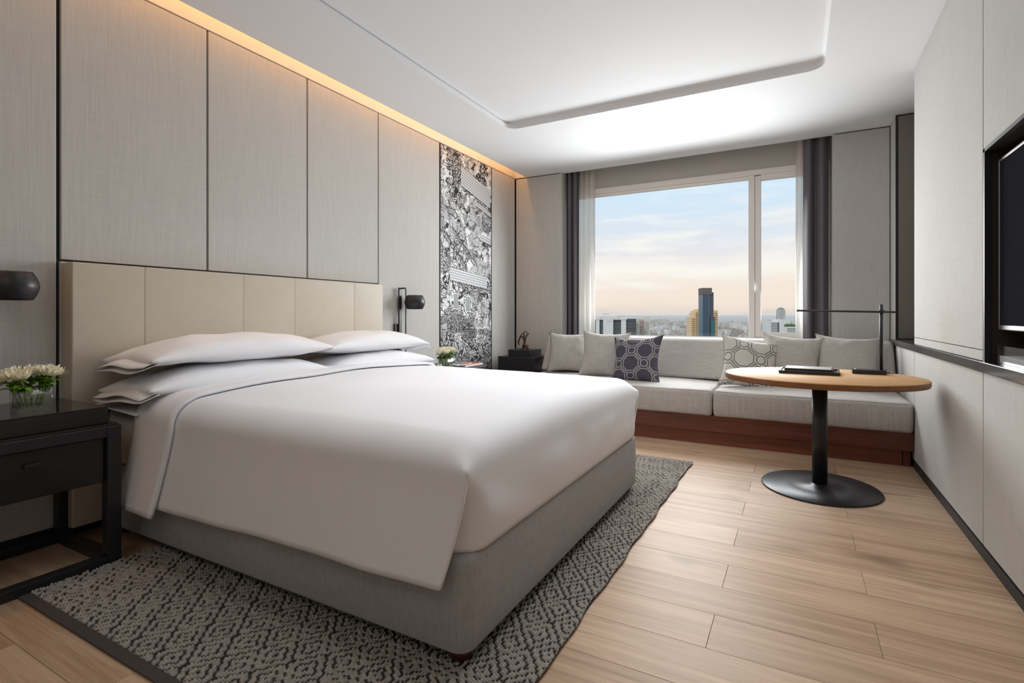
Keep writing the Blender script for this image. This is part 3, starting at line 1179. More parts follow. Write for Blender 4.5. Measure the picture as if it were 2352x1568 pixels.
def wrinkle(x, y, z):
    a = noise.noise(Vector((x * 2.2, y * 2.0, z * 2.0)))
    b = noise.noise(Vector((x * 6.0 + 3, y * 2.6, z * 5.0)))
    return 0.010 * a + 0.0035 * b


def smooth01(t):
    t = max(0.0, min(1.0, t))
    return t * t * (3 - 2 * t)


duv = thing('duvet', 'thick white duvet spread over bed with turned-back top cuff', 'duvet', (-1.75, 2.2, 0.35))
DR = 0.115
DXF = -0.840                       # foot face
DY0, DY1 = 1.258, 3.122            # side faces


def cover_mesh(name, xa, off, foot=True, xb=None, zb=0.235, flare=0.05, th=0.014, nx=44):
    R_ = DR + off
    zc = DT - DR
    S = []                          # along the bed: (x, angle, drop)
    xe = DXF + off if foot else xb
    xtop = (xe - R_) if foot else xe
    for k in range(nx + 1):
        S.append((xa + (xtop - xa) * k / nx, 0.0, 0.0))
    if foot:
        for k in range(1, 10):
            S.append((0, PI / 2 * k / 9, 0.0))
        for k in range(1, 13):
            S.append((0, PI / 2, k / 12))
    T = []                          # across: from far hem to near hem
    nt, nd, na = 44, 16, 9
    for k in range(nd, 0, -1):
        T.append((1, 0, PI / 2, k / nd))
    for k in range(na, 0, -1):
        T.append((1, 0, PI / 2 * k / na, 0.0))
    for k in range(nt + 1):
        T.append((0, DY1 + off - R_ + (DY0 - DY1 - 2 * off + 2 * R_) * k / nt, 0.0, 0.0))
    for k in range(1, na + 1):
        T.append((-1, 0, PI / 2 * k / na, 0.0))
    for k in range(1, nd + 1):
        T.append((-1, 0, PI / 2, k / nd))
    V, F, ok = [], [], []
    for (x0, a, g) in S:
        x = x0 if a == 0 else xtop + R_ * math.sin(a)
        for (sd, y0, b, h) in T:
            if sd == 0:
                y = y0
            elif sd == 1:
                y = DY1 + off - R_ + R_ * math.sin(b)
            else:
                y = DY0 - off + R_ - R_ * math.sin(b)
            ca, cb = math.cos(a), math.cos(b)
            z = zc + R_ * (max(0.0, ca * cb)) ** 0.75
            corner = math.sin(a) * math.sin(b)
            z += 0.040 * corner ** 3 * (1 - g) * (1 - h) ** 3
            wz = wrinkle(x, y, z)
            z += (crown(x, y) + wz) * (ca * cb)
            xx, yy = x, y
            if g > 0:               # tucked foot face, wraps round the corner as it goes down
                z = z + (0.346 - z) * g
                w_ = smooth01(g * 2.2)
                xx -= R_ * (1 - cb) * w_ * 1.1
                yy += -sd * 0.012 * w_ * math.sin(b)
                xx += 0.010 * math.sin(PI * g) + 0.010 * noise.noise(Vector((y * 4.5, g * 1.2, 2.0))) * math.sin(PI * min(1, g * 1.1))
            if h > 0:               # hanging side
                f = (x - xa) / (xe - xa)
                zt = zb + (0.035 * f + 0.002 * math.sin(x * 7.0) if foot else 0.0)
                z = z + (zt - z) * h
                out = flare * h ** 1.2 + h * (0.005 * math.sin(x * 5.0 + 0.6) - 0.002 * math.sin(x * 17.0))
                yy += sd * out
                if foot:
                    xx -= 0.060 * h ** 1.2 * smooth01((f - 0.8) / 0.2)
                else:
                    xx -= 0.03 * h
            if b > 0:
                yy += sd * 0.4 * wz * math.sin(b) * (1 - h)
            V.append((xx, yy, z))
    m = len(T)
    for i in range(len(S) - 1):
        for j in range(m - 1):
            if S[i + 1][2] > 0 and (T[j][3] > 0 or T[j + 1][3] > 0):
                continue
            q = i * m + j
            F.append((q, q + 1, q + m + 1, q + m))
    o = from_data(name, V, F, MT['cotton'], duv, True)
    me = o.data
    bm = bmesh.new()
    bm.from_mesh(me)
    bmesh.ops.delete(bm, geom=[v for v in bm.verts if not v.link_faces], context='VERTS')
    bmesh.ops.recalc_face_normals(bm, faces=bm.faces)
    up = sum(f.normal.z for f in bm.faces)
    if up < 0:
        bmesh.ops.reverse_faces(bm, faces=bm.faces)
    bm.to_mesh(me)
    bm.free()
    md = o.modifiers.new('thick', 'SOLIDIFY')
    md.thickness = th
    md.offset = -1
    return o


cover_mesh('cover', -2.585, 0.0)
cover_mesh('turned_cuff', -2.625, 0.022, False, -2.335, 0.212, 0.06, 0.016, 12)

# ---- pillows


def bed_pillow(label, y0, y1, x0, x1, zc, th, seed, tilt, group='white pillows on the bed'):
    t = thing('bed_pillow', label, 'pillow', ((x0 + x1) / 2, (y0 + y1) / 2, zc), group)
    t.rotation_euler = (0, math.radians(tilt), 0)
    L, D = y1 - y0, x1 - x0
    V, F, U, loop = pillow_data(D, L, th, 34, 0.05, 0.44, seed, 0.004, 0.0, 0.45 if seed > 2 else 0.0)
    V2 = []
    for x, y, z in V:
        v = 2 * y / L
        # ends droop a little, case stretches over the fill
        z2 = z - (0.030 if v * (-1 if seed % 2 == 1 else 1) > 0 else 0.010) * max(0.0, abs(v) - 0.45) ** 1.4 * 1.5
        z2 += 0.008 * noise.noise(Vector((x * 7, y * 5, seed)))
        V2.append((x, y, z2))
    me = bpy.data.meshes.new('case')
    me.from_pydata(V2, [], F)
    finish(me, 'case', MT['cotton'], t, True, local=True)
    # open hem of the case at the outer end
    s = -1 if seed % 2 == 1 else 1
    HV, HF = [], []
    nn = 16
    for layer in (0, 1):
        for i in range(nn + 1):
            f = -1 + 2 * i / nn
            for k in range(4):
                g = k / 3
                xx = D / 2 * f * (0.93 - 0.03 * g)
                yy = s * (L / 2 - 0.05 + 0.075 * g)
                gap = (0.007 + 0.010 * (1 - f * f)) * (1 - 0.2 * g)
                zz = (gap if layer else -gap) - 0.022 - 0.030 * g + 0.006 * math.sin(4 * f + seed)
                HV.append((xx, yy, zz))
    for layer in (0, 1):
        o_ = layer * (nn + 1) * 4
        for i in range(nn):
            for k in range(3):
                a = o_ + i * 4 + k
                HF.append((a, a + 4, a + 5, a + 1))
    me = bpy.data.meshes.new('case_hem')
    me.from_pydata(HV, [], HF)
    h = finish(me, 'case_hem', MT['cotton'], t, True, local=True)
    md = h.modifiers.new('thick', 'SOLIDIFY')
    md.thickness = 0.003
    return t


bed_pillow('lower white pillow of near stack beside dark nightstand', 1.225, 2.27, -2.945, -2.475, 0.728, 0.185, 1, -3)
bed_pillow('upper white pillow of near stack beside dark nightstand', 1.240, 2.275, -2.95, -2.49, 0.862, 0.20, 3, -2)
bed_pillow('lower white pillow of far stack toward window', 2.275, 3.265, -2.945, -2.475, 0.722, 0.18, 2, -3)
bed_pillow('upper white pillow of far stack toward window', 2.26, 3.24, -2.95, -2.50, 0.852, 0.195, 4, -2)

# ================================================================== NIGHTSTANDS


def nightstand(label, y0, y1, group):
    t = thing('nightstand', label, 'nightstand', (-2.79, (y0 + y1) / 2, 0), group)
    xb, xf = -3.065, -2.555
    s = 0.052
    m = MT['black_metal']
    for yy in (y0, y1 - s):
        for xx in (xb, xf - s):
            box('leg', xx, xx + s, yy, yy + s, 0.0, 0.59, m, t, 0.003)
    for yy in (y0, y1 - s):
        box('floor_rail', xb + s, xf - s, yy, yy + s, 0.0, 0.040, m, t, 0.003)
        box('top_rail', xb + s, xf - s, yy, yy + s, 0.545, 0.59, m, t, 0.003)
    for xx in (xb, xf - s):
        box('floor_rail', xx, xx + s, y0 + s, y1 - s, 0.0, 0.040, m, t, 0.003)
        box('top_rail', xx, xx + s, y0 + s, y1 - s, 0.545, 0.59, m, t, 0.003)
    box('carcass', xb + 0.02, xf - 0.045, y0 + s, y1 - s, 0.352, 0.545, MT['dark_wood'], t, 0.002)
    d = box('drawer', xf - 0.045, xf - 0.022, y0 + s + 0.004, y1 - s - 0.004, 0.354, 0.541, MT['dark_wood'], t, 0.002)
    ym = (y0 + y1) / 2 + 0.06
    box('handle', xf - 0.022, xf - 0.004, ym - 0.022, ym + 0.022, 0.478, 0.492, MT['black_metal'], d, 0.002)
    box('top_board', xb + 0.01, xf - 0.008, y0 + 0.008, y1 - 0.008, 0.59, 0.598, MT['dark_wood'], t, 0.001)
    return t


nightstand('black framed nightstand with drawer on near side of bed', 0.44, 1.156, 'black nightstands beside the bed')
nightstand('black framed nightstand half hidden on far side of bed', 3.33, 4.16, 'black nightstands beside the bed')
tb = thing('tray_box', 'low dark glossy box on near nightstand under flower vase', 'box', (-2.82, 0.78, 0.598))
box('box_body', -3.06, -2.59, 0.46, 1.122, 0.5985, 0.664, MT['dark_wood'], tb, 0.003)
box('glass_top', -3.055, -2.588, 0.462, 1.120, 0.6645, 0.672, MT['dark_gloss'], tb, 0.001)

# ================================================================== FLOWERS


def vase(label, c, s=0.106, h=0.105):
    t = thing('glass_vase', label, 'vase', c, 'square glass vases')
    x, y, z = c
    bm = bmesh.new()
    o = rrect(-s / 2, s / 2, -s / 2, s / 2, 0.010, 4, (3, 3))
    i = rrect(-s / 2 + .006, s / 2 - .006, -s / 2 + .006, s / 2 - .006, 0.008, 4, (3, 3))
    rings = []
    for L, zz in ((o, 0.0), (o, h), (i, h), (i, 0.022)):
        rings.append([bm.verts.new((x + a, y + b, z + zz)) for a, b in L])
    n = len(o)
    for A, B in zip(rings, rings[1:]):
        for k in range(n):
            bm.faces.new((A[k], A[(k + 1) % n], B[(k + 1) % n], B[k]))
    bm.faces.new(rings[0][::-1])
    bm.faces.new(rings[-1])
    from_bm(bm, 'glass_body', MT['vase_glass'], t, True)
    e = s / 2 - 0.0065
    box('water', x - e, x + e, y - e, y + e, z + 0.0225, z + 0.070, MT['water'], t, 0.006)
    return t


def flower(label, root, head, r, seed, group):
    rr = random.Random(seed)
    t = thing('chrysanthemum', label, 'flower', root, group)
    root, head = Vector(root), Vector(head)
    ax = (head - root)
    ax.z *= 0.8
    ax.normalize()
    bm = bmesh.new()
    mid = (root + head) / 2 + Vector((rr.uniform(-.006, .006), rr.uniform(-.006, .006), 0))
    add_tube(bm, [root, mid, head - ax * 0.004], 0.0032, 6)
    from_bm(bm, 'stem', MT['stem'], t, True)
    u = ax.orthogonal().normalized()
    v = ax.cross(u)
    bm = bmesh.new()
    for ring, (cnt, elev, ln, wd) in enumerate(((14, 0.35, 1.0, 0.30), (12, 0.75, 0.92, 0.28), (9, 1.1, 0.72, 0.24), (5, 1.38, 0.5, 0.2))):
        for k in range(cnt):
            a = 2 * PI * (k + 0.5 * (ring % 2)) / cnt + rr.uniform(-.12, .12)
            el = elev + rr.uniform(-.16, .16)
            rd = u * math.cos(a) + v * math.sin(a)
            sd = ax.cross(rd)
            L = r * ln * rr.uniform(0.85, 1.12)
            prev = None
            for j in range(5):
                f = j / 4
                cur = el - 0.25 + 0.55 * f
                p = head + (rd * math.cos(cur) + ax * math.sin(cur)) * L * f + rd * 0.004
                ww2 = r * wd * math.sin(PI * (0.12 + 0.80 * f)) * 0.5 + 0.0006
                pr_ = (bm.verts.new(p - sd * ww2), bm.verts.new(p - ax * ww2 * 0.25), bm.verts.new(p + sd * ww2))
                if prev:
                    bm.faces.new((prev[0], prev[1], pr_[1], pr_[0]))
                    bm.faces.new((prev[1], prev[2], pr_[2], pr_[1]))
                prev = pr_
    b = from_bm(bm, 'blossom', MT['petal'], t, True)
    bm = bmesh.new()
    bmesh.ops.create_icosphere(bm, subdivisions=2, radius=r * 0.22, matrix=Matrix.Translation(head + ax * r * 0.18))
    from_bm(bm, 'flower_heart', MT['heart'], b, True)
    for k in range(9):
        a = rr.uniform(0, 2 * PI)
        rd = Vector((math.cos(a), math.sin(a), rr.uniform(-0.25, 0.35)))
        st = root.lerp(head, rr.uniform(0.48, 0.86))
        L = r * rr.uniform(0.7, 1.05)
        sd = rd.cross(Vector((0, 0, 1))).normalized()
        bm = bmesh.new()
        prev = None
        for j in range(7):
            f = j / 6
            p = st + rd * L * f + Vector((0, 0, 0.010 * math.sin(PI * f)))
            ww2 = L * 0.30 * math.sin(PI * (0.06 + 0.9 * f)) * (1.0 + 0.25 * (j % 2))
            pr_ = (bm.verts.new(p - sd * ww2 + Vector((0, 0, 0.003))), bm.verts.new(p), bm.verts.new(p + sd * ww2 + Vector((0, 0, 0.003))))
            if prev:
                bm.faces.new((prev[0], prev[1], pr_[1], pr_[0]))
                bm.faces.new((prev[1], prev[2], pr_[2], pr_[1]))
            prev = pr_
        from_bm(bm, 'leaf', MT['leaf'], t, True)
    return t


def bouquet(c, where, seed):
    x, y, z = c
    spots = [(0, 0, .150), (.042, .036, .148), (-.030, .044, .150), (.040, -.046, .142), (-.030, -.050, .148), (.002, .066, .146), (.0, -.078, .138)]
    names = ('centre', 'front right', 'back right', 'front left', 'back left', 'rightmost', 'leftmost')
    for k, (dx, dy, dz) in enumerate(spots):
        flower(names[k] + ' white chrysanthemum in glass vase on ' + where, (x + dx * .45, y + dy * .42, z + 0.028),
               (x + dx, y + dy, z + dz), 0.047, seed + k, 'white flowers on ' + where)


VC1 = (-2.675, 0.895, 0.6725)
vase('square clear glass vase with flowers on near nightstand', VC1)
bouquet(VC1, 'near nightstand', 10)
VC2 = (-2.66, 3.66, 0.5985)
vase('square clear glass vase with flowers on far nightstand', VC2)
bouquet(VC2, 'far nightstand', 40)

bkx = thing('book', 'terracotta covered book lying on far nightstand beside flower vase', 'book', (-2.66, 3.98, 0.5985))
box('cover', -2.76, -2.575, 3.84, 4.13, 0.5985, 0.618, MT['terracotta'], bkx, 0.003)
box('pages', -2.757, -2.573, 3.838, 4.125, 0.602, 0.6145, MT['paper'], bkx)
mg = thing('magazine', 'pale patterned magazine resting on terracotta book by far vase', 'magazine', (-2.68, 3.87, 0.6183))
box('pages', -2.78, -2.60, 3.745, 3.985, 0.6185, 0.6235, MT['inkwhite'], mg, 0.001)
box('cover_print', -2.775, -2.605, 3.75, 3.98, 0.6235, 0.6240, MT['mural'], mg)

# ================================================================== WALL LAMPS


def wall_lamp(label, y, zc):
    t = thing('wall_lamp', label, 'lamp', (XL, y - 0.09, 0.70), 'black globe wall lamps')
    yp = y - 0.092
    box('back_plate', XL + 0.001, XL + 0.020, yp - 0.055, yp + 0.02, 0.70, 0.985, MT['black_metal'], t, 0.002)
    box('upright', XL + 0.020, XL + 0.034, yp - 0.018, yp + 0.016, 0.72, 1.302, MT['black_metal'], t, 0.002)
    bm = bmesh.new()
    add_cyl(bm, (XL + 0.075, yp + 0.020, 0.72), (XL + 0.075, yp + 0.020, 1.302), 0.005, None, 10)
    from_bm(bm, 'rod', MT['black_metal'], t, True)
    for z in (0.725, 1.297):
        box('rod_bracket', XL + 0.034, XL + 0.081, yp + 0.010, yp + 0.026, z - 0.006, z + 0.006, MT['black_metal'], t, 0.001)
    bm = bmesh.new()
    add_cyl(bm, (XL + 0.075, yp + 0.02, zc), (XL + 0.118, y - 0.04, zc), 0.008, None, 10)
    from_bm(bm, 'arm', MT['black_metal'], t, True)
    R = 0.090
    hh = 0.061
    prof = []
    rt = 0.068
    for k in range(17):
        a = -1 + 2 * k / 16
        z = hh * a
        # barrel sides: soft shoulder, widest in the middle
        r = rt + (R - rt) * (1 - abs(a) ** 1.7)
        prof.append((r, z))
    bm = bmesh.new()
    outer = [(r, z) for r, z in prof]
    innr = [(r - 0.004, z) for r, z in reversed(prof)]
    loop = outer + innr + [outer[0]]
    rings = []
    seg = 40
    for r, z in loop[:-1]:
        rings.append([bm.verts.new((XL + 0.116 + r * math.cos(q), y + r * math.sin(q), zc + z)) for q in [2 * PI * i / seg for i in range(seg)]])
    rings.append(rings[0])
    for A, B in zip(rings, rings[1:]):
        for i in range(seg):
            bm.faces.new((A[i], A[(i + 1) % seg], B[(i + 1) % seg], B[i]))
    from_bm(bm, 'shade', MT['black_metal'], t, True)
    bm = bmesh.new()
    add_lathe(bm, [(0.0, -0.02), (0.022, -0.012), (0.028, 0.008), (0.016, 0.03), (0.0, 0.034)], (XL + 0.116, y, zc), 16)
    from_bm(bm, 'bulb', MT['plastic_white'], t, True)
    return t


wall_lamp('black globe wall lamp above near nightstand', 0.925, 1.187)
wall_lamp('black globe wall lamp between headboard and ink mural', 3.612, 1.176)

# ================================================================== CORNER PEDESTAL + SCULPTURE
pd = thing('pedestal', 'black stepped stone pedestal in far corner beside sofa', 'pedestal', (-2.72, 5.28, 0))
box('lower_block', -2.955, -2.505, 5.06, 5.50, 0.0, 0.600, MT['stone'], pd, 0.004)
box('upper_block', -2.868, -2.585, 5.14, 5.42, 0.600, 0.674, MT['stone'], pd, 0.004)


def skin_obj(name, pts, edges, mat, parent, root=0):
    me = bpy.data.meshes.new(name)
    me.from_pydata([p[:3] for p in pts], edges, [])
    o = finish(me, name, mat, parent)
    sm = o.modifiers.new('skin', 'SKIN')
    if not me.skin_vertices:
        o.data.skin_vertices.new() if hasattr(o.data.skin_vertices, 'new') else None
    for v, p in zip(me.skin_vertices[0].data, pts):
        v.radius = (p[3], p[3])
    me.skin_vertices[0].data[root].use_root = True
    sm.use_smooth_shade = True
    ss = o.modifiers.new('sub', 'SUBSURF')
    ss.levels = 2
    ss.render_levels = 2
    return o


sc_ = thing('sculpture', 'small bronze kneeling figure with raised arms on black pedestal', 'sculpture', (-2.73, 5.28, 0.674))
bx_, by_, bz_ = -2.735, 5.28, 0.674
def S(dx, dz, r, dy=0.0):
    # dx along picture right (world x mostly)
    return (bx_ + dx * 0.9, by_ + dx * 0.25 + dy, bz_ + dz, r)


pts = [S(-.010, .040, .020), S(.006, .080, .015), S(.004, .120, .019), S(.002, .155, .009), S(-.004, .180, .015),   # hips waist chest neck head
       S(-.026, .150, .009, -.01), S(-.052, .120, .008, -.01), S(-.070, .080, .007, -.005), S(-.060, .045, .006, -.01),    # left arm trailing
       S(.024, .150, .009, .01), S(.048, .178, .007, .012), S(.020, .198, .006, .008), S(-.014, .200, .006, .004),        # right arm over the head
       S(.030, .040, .016, -.015), S(.065, .012, .011, -.02), S(.020, .010, .009, -.03),                          # folded leg
       S(-.028, .022, .015, .02), S(-.022, .008, .012, .03), S(.050, .036, .008, .02)]
edg = [(0, 1), (1, 2), (2, 3), (3, 4), (2, 5), (5, 6), (6, 7), (7, 8), (2, 9), (9, 10), (10, 11), (11, 12), (0, 13), (13, 14), (14, 15),
       (0, 16), (16, 17), (13, 18)]
skin_obj('figure', pts, edg, MT['bronze'], sc_)
bm = bmesh.new()
add_lathe(bm, [(0.0, 0.0), (0.052, 0.0), (0.050, 0.008), (0.0, 0.010)], (bx_ + 0.005, by_, bz_), 24, 1.3, 0.8)
from_bm(bm, 'figure_base', MT['bronze'], sc_, True)
bm = bmesh.new()
add_tube(bm, [Vector(S(-.060, .045, 0, -.01)[:3]), Vector(S(-.078, .085, 0)[:3]), Vector(S(-.060, .130, 0)[:3]), Vector(S(-.028, .172, 0)[:3]), Vector(S(-.004, .188, 0)[:3])], 0.006, 8)
from_bm(bm, 'hair_arc', MT['bronze'], sc_, True)

# ================================================================== SOFA BENCH
SX0, SX1 = -2.445, XR - 0.004
sf = thing('sofa_bench', 'long built-in sofa bench with reddish wood base under window', 'sofa', (-0.87, 5.0, 0))
box('upper_rail', SX0, SX1, 4.497, 4.53, 0.112, 0.242, MT['walnut'], sf, 0.002)
box('seat_deck', SX0, SX1, 4.53, 5.88, 0.20, 0.242, MT['walnut'], sf)
box('plinth', SX0, SX1 - 0.06, 4.535, 4.56, 0.0, 0.135, MT['walnut'], sf, 0.002)
box('end_post', SX1 - 0.055, SX1 - 0.012, 4.535, 4.58, 0.0, 0.112, MT['walnut'], sf, 0.002)
box('end_board', SX0, SX0 + 0.03, 4.56, 5.88, 0.0, 0.20, MT['walnut'], sf, 0.002)


def soft(name, label, cat, x0, x1, y0, y1, z0, z1, rc, re, mat, group, crown_=0.02, ns=(26, 14), wobs=0.004, seed=1):
    def wb_(x, y, z):
        d = wobs * noise.noise(Vector((x * 4 + seed, y * 4, z * 4)))
        return (x, y + d, z + d)
    V, F = ringbox(x0, x1, y0, y1, z0, z1, rc, re, 0.02, crown_, 6, 6, 4, 0.004, ns, wb_)
    t = thing(name, label, cat, ((x0 + x1) / 2, (y0 + y1) / 2, z0), group)
    from_data('cover', V, F, mat, t, True)
    bm = bmesh.new()
    lp = rrect(x0 + re * 0.28, x1 - re * 0.28, y0 + re * 0.28, y1 - re * 0.28, rc, 6, (20, 10))
    add_tube(bm, [(x, y, z1 - re * 0.27 + wobs * noise.noise(Vector((x * 4 + seed, y * 4, z1 * 4)))) for x, y in lp], 0.0028, 6, True)
    from_bm(bm, 'seam', mat, t, True)
    return t


soft('seat_cushion', 'long linen seat cushion of sofa behind end of bed', 'cushion', SX0, -0.606, 4.468, 5.62, 0.2425, 0.452, 0.03, 0.035, MT['sofa'], 'linen seat cushions on the sofa bench', 0.016, (40, 14), seed=2)
soft('seat_cushion', 'long linen seat cushion of sofa under round table by right wall', 'cushion', -0.594, SX1 - 0.004, 4.468, 5.62, 0.2425, 0.452, 0.03, 0.035, MT['sofa'], 'linen seat cushions on the sofa bench', 0.016, (32, 14), seed=3)

BKZ = 0.838


def back_cushion(label, x0, x1, seed):
    t = thing('back_cushion', label, 'cushion', ((x0 + x1) / 2, 5.40, 0.466), 'linen back cushions of the sofa bench')
    V, F = ringbox(x0, x1, 0.466, BKZ, 0.0, 0.20, 0.03, 0.04, 0.02, 0.012, 6, 6, 3, 0.004, (28, 10))
    out = []
    for x, y, z in V:
        # lying box stood up: plan y -> height, height z -> towards the room
        hz = y
        lean = (hz - 0.466) * 0.50
        out.append((x, 5.285 - z + lean + 0.004 * noise.noise(Vector((x * 4 + seed, hz * 4, z))), hz))
    from_data('cover', out, [f[::-1] for f in F], MT['sofa'], t, True)
    return t


back_cushion('linen back cushion of sofa in front of left drape', -2.44, -1.612, 1)
back_cushion('linen back cushion of sofa between dark and light patterned cushions', -1.600, -0.588, 2)
back_cushion('linen back cushion of sofa behind the light patterned cushion', -0.576, XR - 0.012, 3)

G1 = 'plain linen throw cushions'
def throw(name, label, group, cxp, cyp, zc, s, th, tilt, rz, mat, pip, seed, roll=0.0, pinch=0.14):
    return cushion(name, label, group, (s, s), th, (cxp, cyp, zc), (math.radians(90 - tilt), math.radians(roll), math.radians(rz)), MT[mat], MT[pip], seed, pinch)


throw('throw_cushion', 'plain linen cushion with dark piping at left end of sofa', G1, -2.11, 5.085, 0.67, 0.44, 0.17, 18, 10, 'sofa_x', 'pip_dark', 1)
throw('throw_cushion', 'plain linen cushion partly behind dark patterned cushion', G1, -1.68, 4.97, 0.67, 0.48, 0.17, 20, 6, 'sofa_x', 'pip_light', 2, 2)
throw('patterned_cushion', 'dark grey cushion with pale octagon and ring pattern', 'octagon patterned cushions', -1.32, 4.83, 0.645, 0.48, 0.15, 26, -4, 'cush_dark', 'pip_dark', 3, -4, 0.16)
throw('patterned_cushion', 'white cushion with grey octagon and ring outlines', 'octagon patterned cushions', -0.36, 4.90, 0.645, 0.48, 0.15, 24, 16, 'cush_light', 'pip_light', 4, 9, 0.16)
throw('throw_cushion', 'plain linen cushion leaning behind light patterned cushion', G1, -0.05, 5.06, 0.67, 0.47, 0.17, 20, -2, 'sofa_x', 'pip_light', 5, 5)
throw('throw_cushion', 'plain linen cushion nearest right wall behind table lamp', G1, 0.36, 5.08, 0.67, 0.47, 0.17, 20, -4, 'sofa_x', 'pip_light', 6, 3)

# ================================================================== TABLE
TX, TY = 0.125, 3.735
tbn = thing('round_table', 'oval oak pedestal table with black metal foot by right wall', 'table', (TX, TY, 0))
bm = bmesh.new()
A_, B_ = 0.542, 0.474
add_lathe(bm, [(0.0, 0.692), (0.993, 0.692), (0.998, 0.690), (1.0, 0.686)], (TX, TY, 0), 96, A_, B_)
from_bm(bm, 'table_top', MT['oak_table'], tbn, True)
bm = bmesh.new()
add_lathe(bm, [(1.0, 0.686), (1.0, 0.664), (0.992, 0.656), (0.0, 0.656)], (TX, TY, 0), 96, A_, B_)
from_bm(bm, 'table_edge', MT['oak_edge'], tbn)
bm = bmesh.new()
add_cyl(bm, (TX, TY, 0.012), (TX, TY, 0.656), 0.042, None, 40)
from_bm(bm, 'column', MT['black_metal'], tbn, True)
bm = bmesh.new()
add_lathe(bm, [(0.0, 0.0), (0.98, 0.0), (1.0, 0.004), (0.985, 0.009), (0.5, 0.013), (0.165, 0.016), (0.140, 0.024), (0.0, 0.024)], (0.124, 3.716, 0.0008), 72, 0.325, 0.344)
from_bm(bm, 'foot_plate', MT['black_metal'], tbn, True)
bm = bmesh.new()
add_lathe(bm, [(0.0, 0.640), (0.10, 0.640), (0.13, 0.650), (0.13, 0.6555), (0.0, 0.6555)], (TX, TY, 0), 32)
from_bm(bm, 'top_bracket', MT['black_metal'], tbn, True)

TZ = 0.6922
# writing tray with a note pad
wt = thing('writing_tray', 'flat black tray holding note pad on oak table', 'tray', (0.07, 3.835, TZ))
wt.rotation_euler = (0, 0, math.radians(-3))
def lbox(name, x0, x1, y0, y1, z0, z1, mat, parent, bev=0.0):
    bm = bmesh.new()
    add_box(bm, x0, x1, y0, y1, z0, z1, bev, 2)
    return from_bm(bm, name, mat, parent, local=True)


lbox('tray_base', -0.165, 0.165, -0.125, 0.125, 0.0003, 0.012, MT['black_metal'], wt, 0.002)
for nm, a in (('tray_rim', (-0.165, 0.165, -0.125, -0.115)), ('tray_rim', (-0.165, 0.165, 0.115, 0.125)),
              ('tray_rim', (-0.165, -0.155, -0.115, 0.115)), ('tray_rim', (0.155, 0.165, -0.115, 0.115))):
    lbox(nm, *a, 0.012, 0.020, MT['black_metal'], wt, 0.001)
pad = thing('note_pad', 'grey note pad with pencil lying in black tray', 'note pad', (0.07, 3.835, TZ + 0.0123))
pad.rotation_euler = (0, 0, math.radians(-3))
m_pad = plain('pad_grey', lin(150, 148, 140), 0.5)
lbox('pad_cover', -0.135, 0.130, -0.095, 0.098, 0.0, 0.018, MT['black_metal'], pad, 0.002)
lbox('pad_sheet', -0.133, 0.128, -0.093, 0.096, 0.018, 0.0215, m_pad, pad, 0.001)
lbox('pad_clip', 0.117, 0.123, -0.085, 0.085, 0.0215, 0.0265, MT['silver'], pad, 0.001)

# desk lamp
LX, LY = 0.413, 3.955
tl = thing('table_lamp', 'slim black table lamp with long horizontal arm on oak table', 'lamp', (LX, LY, TZ))
bm = bmesh.new()
b0 = rrect(-0.105, 0.075, -0.050, 0.050, 0.014, 5, (4, 4))
lo_ = [bm.verts.new((LX + x, LY + y, TZ + 0.0004)) for x, y in b0]
hi_ = [bm.verts.new((LX + x, LY + y, TZ + 0.026)) for x, y in b0]
for k in range(len(b0)):
    j = (k + 1) % len(b0)
    bm.faces.new((lo_[k], lo_[j], hi_[j], hi_[k]))
bm.faces.new(hi_)
bm.faces.new(lo_[::-1])
from_bm(bm, 'lamp_base', MT['black_metal'], tl)
bm = bmesh.new()
add_cyl(bm, (LX + 0.05, LY, TZ + 0.02), (LX + 0.05, LY, 1.128), 0.0095, None, 16)
from_bm(bm, 'post', MT['black_metal'], tl, True)
bm = bmesh.new()
add_cyl(bm, (LX - 0.413, LY, 1.092), (LX + 0.125, LY, 1.080), 0.0065, None, 12)
from_bm(bm, 'arm', MT['black_metal'], tl, True)
bm = bmesh.new()
add_cyl(bm, (LX + 0.05, LY - 0.013, 1.085), (LX + 0.05, LY + 0.013, 1.085), 0.014, None, 16)
from_bm(bm, 'pivot', MT['black_metal'], tl, True)
bm = bmesh.new()
add_cyl(bm, (LX - 0.08, LY, TZ + 0.026), (LX - 0.08, LY, TZ + 0.029), 0.012, None, 16)
from_bm(bm, 'touch_switch', MT['silver'], tl, True)
bm = bmesh.new()
cp = [Vector((LX + 0.075, LY + 0.01, TZ + 0.006)), Vector((LX + 0.12, LY + 0.06, TZ + 0.004)), Vector((LX + 0.10, LY + 0.10, TZ + 0.004)),
      Vector((LX + 0.05, LY + 0.115, TZ + 0.004)), Vector((LX + 0.03, LY + 0.16, TZ + 0.004)), Vector((LX + 0.028, LY + 0.178, TZ - 0.01)), Vector((LX + 0.025, LY + 0.185, TZ - 0.12))]
add_tube(bm, cp, 0.003, 6)
from_bm(bm, 'cable', MT['black_metal'], tl, True)

# ================================================================== CITY OUTSIDE
GZ = -112.0
FW = Vector((-math.sin(math.radians(28.7315)), math.cos(math.radians(28.7315)), 0))
RT = Vector((math.cos(math.radians(28.7315)), math.sin(math.radians(28.7315)), 0))


def city_mat(name, col, rough=0.8, spec=0.3):
    return plain(name, col, rough, 0.0, spec, 0.05, 0.05)


